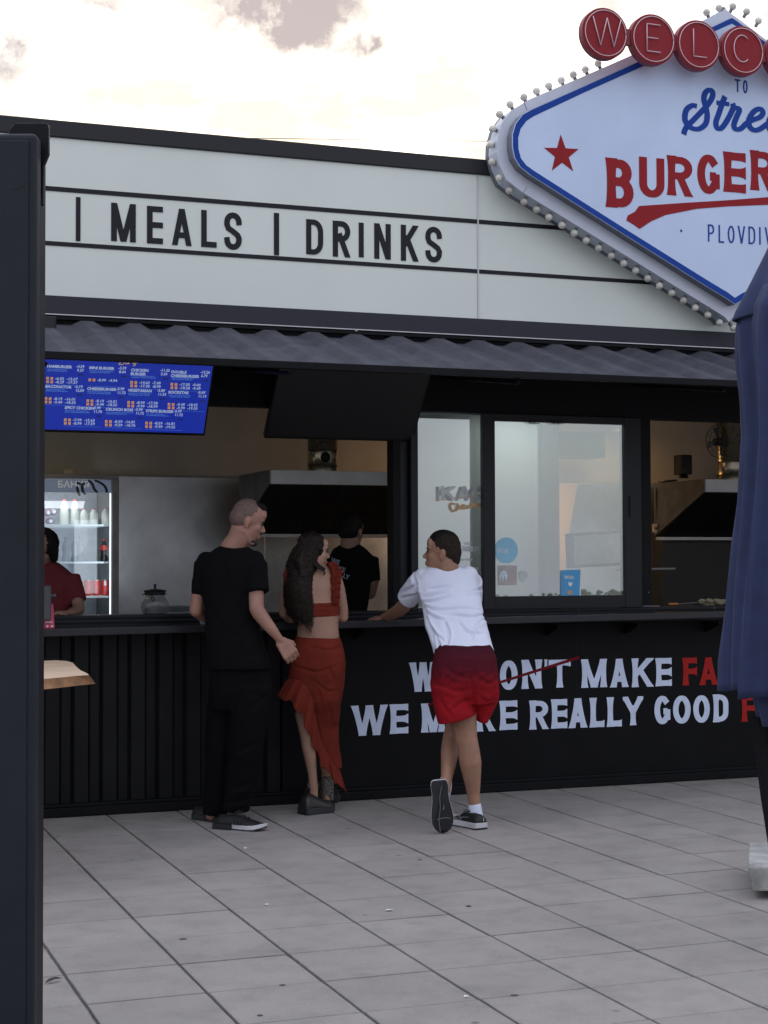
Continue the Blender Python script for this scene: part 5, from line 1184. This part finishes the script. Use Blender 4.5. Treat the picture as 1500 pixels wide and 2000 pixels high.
def lr(y):
    for (a, l0, r0), (b, l1, r1) in zip(rowsH, rowsH[1:]):
        if a <= y <= b: q = (y-a)/(b-a); return l0+(l1-l0)*q, r0+(r1-r0)*q
    return (rowsH[-1][1], rowsH[-1][2]) if y > 1200 else (rowsH[0][1], rowsH[0][2])
for k in range(700):
    u = rh.random(); side = rh.random() < .10
    y0 = rh.uniform(1044, 1120) if k % 3 else rh.uniform(1044, 1060); y1 = min(1248, y0+rh.uniform(60, 175)); 
    if y1 > 1225: y1 = rh.uniform(1195, 1222)
    if k < 26: y1 = rh.uniform(1222, 1245); u = rh.uniform(.45, 1.0)
    ph, wl, am = rh.uniform(0, 6.28), rh.uniform(10, 20), rh.uniform(2.0, 4.8); pts = []; n_ = 26
    for i in range(n_):
        q = i/(n_-1); y = y0+(y1-y0)*q; l, r_ = lr(y)
        if y > 1214: l, r_ = 574+(y-1214)*.5, 614
        x = l+(r_-l)*(u*.98+.01)+am*math.sin(y/wl*6.283+ph)*min(1, .4+q)
        e_ = 1-abs(2*u-1)**2.5; back = -(.095 if y < 1100 else .095+.03*min(1, (y-1100)/60))*math.sqrt(max(.05, e_))
        pts.append(B_.p(x, y, back-.006+.013*math.cos(y/wl*6.283+ph)+rh.uniform(-.001,.001)))
    r0 = rh.uniform(.0022, .0042); mb.tube(pts, [r0*(1-.75*(i/(n_-1))**2) for i in range(n_)], 4)
tag(mb.build('hair_strands', HAIRS, wm, smooth='all'), kind='stuff')
mb = MB()
mb.tube([B_.p(x, y, d) for x, y, d in ((624,1058,.02),(622,1072,-.0),(622.5,1084,-.02),(627,1092,-.03),(628,1098,-.03))], .0018, 5)
for q in range(9): mb.tube([B_.p(612+22*math.sin(i/9*1.6)+1.5*math.sin(i*1.1+q), 1094+i*2.3+q*1.2, -.075-.004*q) for i in range(10)], .0024, 5)
mb.build('loose_curl', HAIRC, wm)
# boots
def boot(parent, ank, heel, toe, up, top, r_top, lab=None, pat=BOOT):
    o, SP = shoe(parent, heel, toe, up, M=BOOT, mid=SOLG, ankle=.10, mh=.034, name='boot', laces=False, wid=.054, boot=1)
    mb = MB(); mb.lathe(ank, top-ank, [(-.02,.040),(0,.042),((top-ank).length*.5,.041),((top-ank).length,r_top),((top-ank).length+.001,r_top-.006)], 20); s_ = mb.build('boot_shaft', pat, o, smooth=True)
    if lab: o['label'] = lab
    return o
SNAKE = mat('patterned_shaft', (.012,.011,.010), .4, col2=(.22,.20,.17), nscale=75, detail=1)
h_ = gd(596,1584); boot(wm, h_+Vector((.03,.03,.09)), gd(590,1592), gd(590,1592)+(RT*.165+_f0*.14-RT.z*Vector((0,0,0))), U0, B_.p(612,1532,.02), .036)
h2_ = gd(638,1574); boot(wm, B_.p(638,1553,.14), gd(636,1575)+Vector((0,.02,.03)), gd(636,1575)+_f0*.25+_r0*.03, Vector((0,-.1,1)), B_.p(639,1514,.12), .037, 'boot with pale patterned shaft', SNAKE)

# ---------------------------------------------------------------- man in white t-shirt
C_ = Fig(8.88)
m3 = root('person', gd(912, 1618), 'man in white t-shirt and red shorts leaning on the counter with crossed legs, looking left', 'person')
f = (-RT*.985+FW*.14+UP*.09).normalized(); u_ = (UP+RT*.07).normalized(); hc = C_.p(864, 1081, .47); sc = 1.0
mb = MB(); P = head(mb, hc, f, u_, sc, C_.p(874, 1118, .46), .060)
mb.cap(C_.p(872,1090,.46), C_.p(874,1112,.46), .062, .068)
C_.loft(mb, [(1106,858,892,.52,.04),(1122,845,900,.50,.05),(1150,842,912,.46,.05),(1200,855,920,.34,.05),(1250,862,935,.20,.05),(1300,872,940,.08,.06),(1340,872,940,.06,.06)])
C_.limb(mb, [(832,1138,.50,11),(806,1160,.56,15),(790,1182,.66,15.5),(780,1191,.74,14.5),(762,1202,.86,11.5),(748,1207,.94,9)])
hand(mb, C_.p(749,1207,.93), -RT*.8+FW*.6-UP*.12, UP*.9-FW*.2, .17, .42, 1.0, 1)
C_.limb(mb, [(908,1135,.50,11),(922,1168,.66,15),(905,1198,.84,14),(880,1206,.98,10)]); hand(mb, C_.p(880,1206,.98), -RT+FW*.2, UP, .17, .4)
C_.limb(mb, [(894,1345,.04,22),(903,1395,.02,28.5),(909,1440,.01,23.5),(914,1456,.0,21.5),(919,1490,-.005,22.0),(922,1520,.0,17.5),(925,1552,.0,12.5),(928,1580,.0,12),(930,1604,.0,13)])
C_.limb(mb, [(925,1345,.08,20),(900,1400,.17,25),(884,1440,.19,20),(879,1466,.13,18.5),(876,1492,.07,15.5),(872,1520,.0,11.5),(869,1540,-.02,12)])
bd = vox('body', mb, .0062, SK3, m3, 5)
eyes(bd, P, sc, brow=HAIRB)
scal(hc, f, u_, sc, [((-.012,0,.047), .092,.0782,.086), ((-.046,0,.012), .066,.0755,.073), ((-.062,0,-.025), .046,.058,.052)], HAIR3, m3, 'hair', .0045, .0028, 130)
scal(hc, f, u_, sc, [((-.004,0,.072), .090,.066,.068)], HAIRB, m3, 'top_hair', .005, .002, 160)
mb = MB()
C_.loft(mb, [(1099,855,891,.515,.048,2.5,-2),(1105,842,900,.50,.070,2),(1112,826,912,.49,.090,1),(1122,813,923,.48,.108),(1138,810,932,.45,.122),(1156,815,938,.42,.130),(1178,822,941,.37,.134),(1200,826,944,.31,.133),(1222,830,951,.25,.130),(1245,838,957,.185,.132),(1266,845,962,.13,.136,-3,9),(1279,849,965.5,.10,.140,-6,10)], 36)
C_.limb(mb, [(826,1126,.47,18),(822,1134,.48,22)]); C_.cyl(mb, (826,1134,.47,27), (794,1170,.60,22.5)); 
C_.limb(mb, [(915,1124,.48,20),(920,1140,.52,22)]); C_.cyl(mb, (918,1134,.50,26), (922,1172,.66,22))
L = [[(823,1176,.3),(845,1183,.2),(880,1184,.2),(930,1186,.2),(944,1193,.2),-.0], ]
L = [[(822,1178,.3),(838,1188,.3),(862,1191,.3),(905,1189,.3),(942,1195,.3)], [(824,1182,.3),(838,1200,.3),(862,1210,.3),(882,1208,.3)], [(822,1176,.3),(845,1175,.3),(872,1168,.3),(885,1164,.3)],
     [(830,1168,.3),(852,1162,.3),(876,1158,.3)], [(838,1152,.3),(858,1148,.3),(880,1146,.3)], [(826,1188,.3),(836,1215,.3),(850,1238,.3),(868,1252,.3)], [(866,1206,.3),(890,1202,.3),(925,1205,.3),(950,1199,.3)],
     [(866,1212,.3),(876,1235,.3),(873,1262,.3)], [(832,1210,.3),(843,1240,.3),(850,1275,.3)], [(948,1208,.3),(930,1225,.3),(920,1250,.3)], [(842,1225,.3),(856,1256,.3),(862,1272,.3)], [(940,1150,.3),(925,1154,.3),(912,1156,.3)], [(780,1158,.6),(800,1150,.6),(815,1140,.5)], [(783,1168,.6),(803,1164,.6),(820,1162,.5)], [(850,1104,.5),(872,1110,.5),(894,1106,.5)], [(895,1215,.3),(915,1235,.3),(945,1240,.3)], [(806,1122,.5),(812,1140,.5),(816,1160,.5),(821,1176,.4)]]
tee = vox('t_shirt', mb, .0055, TEEW, m3, 5, folds(C_, L, .0125, .0088, .0035, 9))
mb = MB()
C_.loft(mb, [(1258,858,958,.10,.13),(1268,850,964,.075,.142),(1282,847,969,.05,.152),(1305,842,973,.035,.156),(1335,840,975,.03,.150),(1360,842,975,.03,.135),(1372,848,970,.03,.12)], 36)
C_.loft(mb, [(1340,840,926,.02,.135),(1370,845,928,.01,.125),(1390,850,929,.0,.118),(1405,855,929,.0,.112,-9.5)], 30)
C_.loft(mb, [(1340,908,975,.07,.13),(1365,912,974,.08,.12),(1385,920,965,.09,.11),(1408,930,952,.10,.10,2)], 30)
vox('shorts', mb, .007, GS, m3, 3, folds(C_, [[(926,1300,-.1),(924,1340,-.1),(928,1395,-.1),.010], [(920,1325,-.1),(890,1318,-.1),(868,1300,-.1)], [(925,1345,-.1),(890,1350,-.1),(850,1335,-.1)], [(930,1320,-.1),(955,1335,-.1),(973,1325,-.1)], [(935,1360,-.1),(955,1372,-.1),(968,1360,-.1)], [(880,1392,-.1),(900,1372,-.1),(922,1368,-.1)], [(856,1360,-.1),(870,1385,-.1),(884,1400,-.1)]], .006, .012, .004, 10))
# rear foot standing on its toe, sole to the camera
toe = gd(867, 1630)+Vector((0,0,.004)); heelp = C_.p(857.5, 1525, (toe-CAM).dot(FW)-8.88-.02)
o, SP = shoe(m3, heelp, toe, FW+UP*.1-RT*.05, L=(toe-heelp).length, M=SHO, mid=SOLW, wid=.056)
o['label'] = 'shoe standing on its toe, dark sole turned to the camera'
SCF = mat('worn_sole_groove', (.14,.14,.145), .6)
MB().tube([SP(.10,.012,-.0005), SP(.3,-.004,-.0005), SP(.5,-.006,-.0005), SP(.75,-.020,-.0005), SP(.95,-.018,.0)], .0022, 5).build('sole_line', SCF, o)
MB().tube([SP(.72,.044,-.0005), SP(.70,.01,-.0005), SP(.72,-.03,-.0005)], .002, 5).build('sole_line', SCF, o)
MB().prism([SP(.42,.012,-.001), SP(.52,.016,-.001), SP(.56,.008,-.001), SP(.54,.005,-.001), SP(.50,.010,-.001)], SP(0,0,-.0012)-SP(0,0,0)).build('sole_emblem', SCF, o)
C_.limb(mb := MB(), [(871,1524,.0,12.2),(869,1538,-.01,13.5),(867,1552,.02,13)]); vox('sock', mb, .005, SOCKW, m3, 3)
hl = gd(942, 1621); o, SP = shoe(m3, hl, hl+(-_r0*.155+_f0*.245), U0, M=SHO, mid=SOLW, sole=SOLG, wid=.054, mh=.030, ankle=.082)
SW_ = mat('silver_stitch', (.34,.34,.36), .4)
so_pts = [(.60,.030),(.50,.043),(.40,.060),(.35,.064),(.37,.052),(.45,.041)]
MB().tube([SP(.70,-.0545,.052), SP(.56,-.054,.042), SP(.48,-.050,.038), SP(.46,-.049,.044), SP(.50,-.047,.056), SP(.52,-.044,.062)], .0016, 5).build('curved_emblem', SW_, o)
MB().tube([SP(.70,-.0545,.052), SP(.60,-.0535,.050), SP(.36,-.0465,.060), SP(.24,-.043,.064)], .0012, 5).build('curved_emblem', SW_, o)
MB().prism([SP(-.002,.006,.048), SP(-.002,.010,.048), SP(.0,.010,.066), SP(.0,.006,.066)], -_f0*.003).build('heel_tab', SOLW, o)
C_.limb(mb := MB(), [(927.5,1574,.0,13),(929,1590,.0,14),(930,1604,.0,14)]); vox('sock', mb, .005, SOCKW, m3, 3)

# ---------------------------------------------------------------- cook and cashier inside
D_ = Fig(11.0)
ck = root('person', D_.p(690, 1500), 'cook in a black t-shirt seen from behind inside the hatch, under the range hood', 'person')
mb = MB(); P = head(mb, D_.p(686, 1040, .0), (FW+RT*.55-UP*.15), UP, 1.0, D_.p(682, 1078, -.02), .06)
D_.loft(mb, [(1066,664,700,0,.05),(1090,650,722,0,.09),(1150,655,715,0,.1),(1250,655,715,0,.1),(1420,655,715,0,.1)])
D_.limb(mb, [(712,1098,0,9),(728,1130,-.02,13.5),(722,1158,.02,13),(716,1160,.2,10)]); hand(mb, D_.p(716,1160,.2), FW, UP)
D_.limb(mb, [(660,1098,0,9),(640,1140,.05,13),(650,1165,.2,10)]); hand(mb, D_.p(650,1165,.2), FW, UP)
vox('body', mb, .008, SKC, ck, 4)
scal(D_.p(686,1040,.0), (FW+RT*.55-UP*.15), UP, 1.0, [((-.012,0,.045), .093,.080,.088), ((-.045,0,.012), .066,.077,.075)], HAIRB, ck, 'hair', .007)
mb = MB(); D_.loft(mb, [(1062,666,702,0,.06),(1072,650,716,0,.09),(1084,644,728,0,.11),(1110,642,734,0,.12),(1160,648,722,0,.12),(1200,650,716,0,.12),(1260,650,716,0,.12)])
D_.cyl(mb, (722,1088,0,18), (729,1136,-.02,15)); D_.cyl(mb, (650,1088,0,18), (640,1136,.03,15)); vox('t_shirt', mb, .009, TEEB, ck, 4, folds(D_, [], 0, .01, .004, 8))
mb = MB(); D_.loft(mb, [(1255,650,716,0,.12),(1400,654,712,0,.12),(1510,656,712,0,.1)]); vox('trousers', mb, .012, TROU, ck, 3)
pr_ = mat('grey_blue_print', (.22,.28,.34), .6)
for i, (s_, x, y) in enumerate((('WE', 646, 1097), ('MAKE', 646, 1108), ('REALLY', 646, 1119))):
    text(s_, D_.p(x, y, -.137), RT-UP*.38, UP+RT*.32, .042, pr_, ck, 'shirt_print', .9, .0018)
E_ = Fig(9.95)
ca = root('person', E_.p(95, 1500), 'cashier with dark bobbed hair and maroon polo shirt behind the left end of the counter', 'person')
hc = E_.p(84, 1072, .0)
mb = MB(); P = head(mb, hc, (-FW*.8-RT*.2-UP*.5), UP-FW*.3, .95, E_.p(90, 1110, .04), .05)
E_.loft(mb, [(1105,78,110,.04,.05),(1125,55,140,.04,.08),(1200,60,140,.04,.1),(1400,60,130,.04,.1)])
E_.limb(mb, [(132,1136,.04,9),(150,1168,.0,13),(155,1190,-.06,11),(140,1196,-.15,9)]); hand(mb, E_.p(140,1196,-.15), -RT-FW*.4, UP)
vox('body', mb, .008, SKC, ca, 4)
mb = MB(); mb.ell(hc+UP*.03+FW*.012, (RT*.098, FW*.10, UP*.105)); mb.ell(hc-UP*.02+RT*.068+FW*.01, (RT*.024, FW*.06, UP*.07)); vox('hair', mb, .007, HAIRB, ca, 3, lambda co, no: .006*noise.noise(co*50))
mb = MB(); E_.loft(mb, [(1098,78,112,.04,.06),(1108,64,126,.04,.08),(1122,48,142,.04,.10),(1145,44,150,.04,.12),(1200,50,140,.04,.13),(1280,50,140,.04,.13)])
E_.cyl(mb, (138,1124,.04,18), (154,1176,.0,17)); E_.cyl(mb, (52,1124,.04,18), (40,1176,.0,17)); vox('polo_shirt', mb, .009, TEEM, ca, 4, folds(E_, [[(118,1120,0),(130,1150,0),(126,1185,0)], [(100,1130,0),(112,1170,0)]], .005, .012, .004, 8))
text('BUR', E_.p(98, 1165, -.10), RT, UP, .02, pr_, ca, 'shirt_print', 1, .0006)

# ---------------------------------------------------------------- things on the counter
c = at(302, 1196, .15); jr = root('glass_jar', (c.x, .15, 1.155), 'round glass jar with dark clip lid on the sill by the fridge', 'jar')
zj = 1.152
JG = mat('jar_glass', (.16,.165,.17), .08, alpha=.5, spec=.9)
x_, y_ = c.x, .14
zj1 = at(302, 1162, y_).z; kk = (zj1-zj)
MB().lathe((x_, y_, zj), (0,0,1), [(0,.060),(.004,.076),(kk*.35,.084),(kk*.62,.080),(kk*.82,.064),(kk*.9,.056),(kk,.056)], 28).build('jar_body', JG, jr, smooth=True)
MB().lathe((x_, y_, zj+.004), (0,0,1), [(0,.055),(.002,.066),(.035,.06),(.045,.03)], 20).build('jar_contents', mat('jar_contents', (.035,.03,.03), .7), jr, smooth=True)
MB().lathe((x_, y_, zj1), (0,0,1), [(0,.062),(.008,.066),(.016,.060),(.024,.070),(.028,.066),(.034,.03),(.036,.008),(.060,.007),(.064,.010),(.066,.002)], 26).build('jar_lid', SOOT, jr, smooth=True)
MB().tube([(x_-.08, y_-.02, zj1+.004), (x_-.06, y_-.055, zj1+.006), (x_-.03, y_-.072, zj1-.004), (x_-.02, y_-.078, zj1-.028), (x_-.03, y_-.08, zj1-.038), (x_-.04, y_-.078, zj1-.022), (x_-.04, y_-.075, zj1+.002)], .003, 6).build('jar_clip', SOOT, jr)
c = at(350, 1190, .3); pl = root('plate_stack', c, 'low pile of grey trays behind the glass jar', 'tray')
for k in range(3): box('tray', (at(330,1190,.3).x, .25, 1.154+k*.0135), (at(371-k,1190,.3).x, .42, 1.154+k*.0135+.011), mat('grey_tray', (.10,.11,.12), .5), pl, .003)
c = at(94, 1195, -.14); tm_ = root('card_terminal', c, 'dark grey card terminal standing at the left end of the counter', 'terminal')
Yt_ = -.2
mb = MB(); a = at(80, 1212, Yt_); b = at(101, 1143, Yt_); mb.hexa([(a.x, Yt_-.02, a.z), (b.x-.004, Yt_-.02, a.z), (b.x-.004, Yt_+.02, a.z), (a.x, Yt_+.02, a.z)], [(a.x, Yt_+.01, b.z), (b.x, Yt_+.01, b.z), (b.x, Yt_+.04, b.z), (a.x, Yt_+.04, b.z)]); mb.build('terminal_body', mat('terminal_grey', (.045,.05,.058), .5), tm_, bevel=.008)
pb = root('pink_box', at(95, 1226, -.17), 'bright pink carton behind the card terminal on the counter', 'carton')
a = at(80, 1228, -.15); b = at(106.5, 1180, -.15); PKB = mat('bright_pink_card', (.60,.045,.12), .5)
mb = MB(); mb.prism([(a.x, -.16, zsh(1.4)+.001), (b.x, -.16, zsh(1.4)+.001), (b.x-.004, -.13, b.z), (a.x, -.13, b.z)], (0, .05, 0)); mb.build('carton', PKB, pb, bevel=.002)
text('BANK', at(88, 1217, -.163), (1,0,0), (0,0,1), .016, lw, pb, 'box_print', 1, .0003)
for x0_ in (90, 99): MB().prism([at(x0_+2.5+2.5*math.cos(R(a_)), 1223+2.2*math.sin(R(a_)), -.1625) for a_ in range(0,360,60)], (0,-.0004,0)).build('box_print', lw, pb)

# ================================================================== TABLE, PARASOL, PILLAR
tz = .95
top = [(-60,1296),(20,1291),(85,1290.5),(110,1289.5),(130,1291),(142,1294),(148,1301),(157,1309),(168,1314),(174,1318.5),(150,1320),(120,1323),(60,1328),(-60,1338)]
P = [gd(x, y, tz) for x, y in top]
tb = root('live_edge_table', (P[0].x, P[0].y, 0), 'pale live edge wooden table top sticking out behind the dark pillar', 'table')
lo = [gd(x+(13 if 8 <= i <= 9 else (10 if i in (10,) else 0)), y, tz) for i, (x, y) in enumerate(top)]
cpt = sum(P, Vector())/len(P)
lo = [gd(x, y, tz-.045) for x, y in ((-60,1300),(20,1294),(85,1293),(110,1293),(132,1294),(146,1299),(154,1309),(164,1318),(178,1326),(187,1335.5),(152,1339),(120,1343),(60,1349),(-60,1362))]
mb = MB(); mb.rings([lo, P], cap=True); mb.mi = [1]*len(mb.mi)
o = mb.build('table_top', [WOOD, BARK], tb, bevel=0)
for q in o.data.polygons: q.material_index = 0 if abs(q.normal.z) > .9 else 1
lx, ly = gd(-40, 1320, tz).xy; MB().lathe((lx, ly, .0), (0,0,1), [(0,.22),(.012,.22),(.02,.04),(tz-.06,.035),(tz-.055,.12),(tz-.049,.12)], 20).build('pedestal', BLK, tb, smooth=True)

# parasol, closed
tu = 6.45
U = Fig(tu)
pa = root('closed_parasol', U.p(1540, 1760), 'closed navy blue parasol hanging beside the right hatch on a concrete foot', 'parasol')
NAVY = mat('navy_parasol_cloth', (.020,.030,.088), .85, vary=.12, nscale=10, bump=.15, bscale=260, sheen=.04)
def cloth(rows, name, folds_n, amp, seed, n=120, hem=0):
    rnd = random.Random(seed); ph = [rnd.uniform(0, 6.28) for _ in range(6)]; rs = []
    for y, l, r, dw, rw, a_ in rows:
        c = U.p((l+r)/2, y, dw); ru = (r-l)/2*(tu+dw)/FPX; ring = []
        for i in range(n):
            th = 2*math.pi*i/n; wv = 1.15-2.1*abs(math.sin(.5*folds_n*th+ph[0]+.0009*y))**.8+.55*math.cos((folds_n*2-3)*th+ph[1]-.001*y)+.3*math.cos((folds_n*3+1)*th+ph[2]+.003*y)
            q = 1+a_*amp*(wv-.95); hz = hem*max(0, (y-rows[0][0])/(rows[-1][0]-rows[0][0])-.45)*(math.cos(folds_n*th+ph[0]+1.2)+.4*math.cos(folds_n*2*th+ph[3])); ring.append(c+RT*math.cos(th)*ru*q+FW*math.sin(th)*rw*q+UP*hz)
        rs.append(ring)
    # subdivide rows
    out = []
    for a, b in zip(rs, rs[1:]):
        for k in range(4): out.append([p.lerp(q, k/4) for p, q in zip(a, b)])
    out.append(rs[-1]); mb = MB(); mb.rings(out, cap=False); o = mb.build(name, NAVY, pa, smooth='all')
    s = o.modifiers.new('thick', 'SOLIDIFY'); s.thickness = .003; return o
cloth([(560,1470,1660,0,.20,.3),(600,1446,1680,0,.24,.5),(640,1438,1690,0,.25,.6),(700,1438,1690,0,.25,.8),(760,1442,1688,0,.25,.9),(850,1447,1684,0,.24,1.0),(950,1440,1690,0,.25,1.1),(1060,1429,1700,0,.27,1.1),(1180,1416,1712,0,.29,1.1),(1290,1408,1720,0,.305,1.15),(1352,1406,1724,0,.31,1.15)], 'canopy', 7, .10, 3, hem=.02)
cloth([(900,1475,1650,-.0,.27,.9),(1000,1468,1660,-.0,.29,1.0),(1150,1458,1665,-.01,.315,1.1),(1280,1462,1668,-.01,.325,1.2),(1360,1466,1668,-.01,.33,1.2),(1412,1478,1668,-.01,.33,1.2)], 'canopy_panel', 6, .085, 8, hem=.03)
cloth([(330,1572,1590,0,.03,0),(420,1530,1632,0,.14,.2),(500,1494,1668,0,.24,.5),(560,1468,1690,-.01,.29,.8),(610,1446,1710,-.01,.31,1.0),(628,1440,1716,-.01,.32,1.1)], 'top_vent', 5, .085, 21, hem=.035)
MB().tube([U.p(1560,1420,0), U.p(1560,330,0)], .028, 16).build('mast', BLK, pa)
MB().tube([U.p(1484,1400,.0), U.p(1490,1450,.0), U.p(1500,1560,-.02), U.p(1512,1662,-.05)], [.034,.036,.028,.020], 10).build('leg_brace', BLK, pa)
MB().tube([U.p(1560,1410,0), U.p(1565,1690,0)], .03, 12).build('mast_foot', BLK, pa)
g0, g1 = gd(1471, 1742, .03), gd(1471, 1742, .03)
mb = MB(); a = gd(1470, 1741, .035); ex_ = _r0*.6; ey_ = _f0
zt_b = .035+.10
q = [a, a+_r0*.62-_f0*.01, a+_r0*.76+_f0*.60, a+_r0*.125+_f0*.60]
q2 = [p+Vector((0,0,.105)) for p in q]; q2[0] = q2[0]-_r0*.020; q2[3] = q2[3]-_r0*.005
MB().hexa(q, q2).build('concrete_foot', CONC, pa, bevel=.008, seg=2)
for dx, dy in ((.14,.10),(.5,.08),(.26,.5),(.6,.5)):
    c = a+_r0*dx+_f0*dy; MB().lathe((c.x, c.y, .001), (0,0,1), [(0,.02),(.034,.02)], 10).build('foot_pad', BLK, pa)

# dark slate pillar in the left foreground
tp_ = 4.55
G_ = Fig(tp_)
pi_ = root('signboard_pillar', (.25, -4.9, 0), 'tall dark slate display pillar cutting off the left edge of the picture', 'pillar')
def zat(px, py, t_): return pt(px, py, t_).z
fx = lambda px, t_=tp_: pt(px, 1000, t_)
e1 = pt(66, 1900, tp_); zt1 = pt(60, 245, tp_).z
base = Vector((e1.x, e1.y, 0)); xr_ = _r0; yf = _f0
lt = base-xr_*.70
# slight lean of the sight line: the right face line follows the building's verticals
def col(off0, off1, d0, d1, z0, z1, nm, M, bev, seg=3): 
    a = base+xr_*off0+yf*d0; b = base+xr_*off1+yf*d0; c = base+xr_*off1+yf*d1; d = base+xr_*off0+yf*d1
    return MB().hexa([p+Vector((0,0,z0)) for p in (a,b,c,d)], [p+Vector((0,0,z1)) for p in (a,b,c,d)]).build(nm, M, pi_, bevel=bev, seg=seg)
col(-.70, 0, 0, .07, 0, zt1, 'front_panel', PANELG, .016, 4)
col(-.68, -.022, -.006, -.0005, .05, zt1-.024, 'inset_panel', PANELG, .003)
col(-.66, -.004, .073, .145, 0, zt1-.06, 'rear_frame', PANELB, .003)
a = base+yf*.11
mb = MB(); zc_ = lambda y: pt(90, y, tp_+.15).z
o_ = lambda px, y: pt(px, y, tp_+.15)
pts = [o_(18,252), o_(30,240), o_(92,240), o_(95,246), o_(95,300), o_(86,322), o_(84,400), o_(60,400), o_(18,300)]
mb.prism(pts, yf*.02); mb.build('top_bracket', PANELB, pi_, bevel=.003)
MB().tube([pt(25,371,tp_-.009), pt(40,368,tp_-.009), pt(48,360,tp_-.009), pt(53,356,tp_-.009)], .0011, 5).build('scratch', PANELB, pi_)

# distant tree belt behind the camera, what the window panes reflect
TRE = mat('distant_foliage', (.045,.06,.03), .9, vary=.3, nscale=3)
mb = MB(); rt = random.Random(5)
for k in range(5200):
    x = rt.uniform(-20, 120); top_ = .15+.42*noise.noise(Vector((x*.16, 0, 0)))+.28*noise.noise(Vector((x*.7, 3, 0)))+.15*noise.noise(Vector((x*2.3, 7, 0))); z = top_-abs(rt.gauss(0, .5)); y = -53+rt.uniform(-1.5, 1.5); r_ = rt.uniform(.06, .17)
    mb.ell((x, y, z-r_), ((r_,0,0),(0,r_,0),(0,0,r_*.8)), 5, 3)
tag(mb.build('distant_trees', TRE), kind='stuff', label='dark belt of distant trees mirrored low in the window panes', cat='trees')
fix_roots()
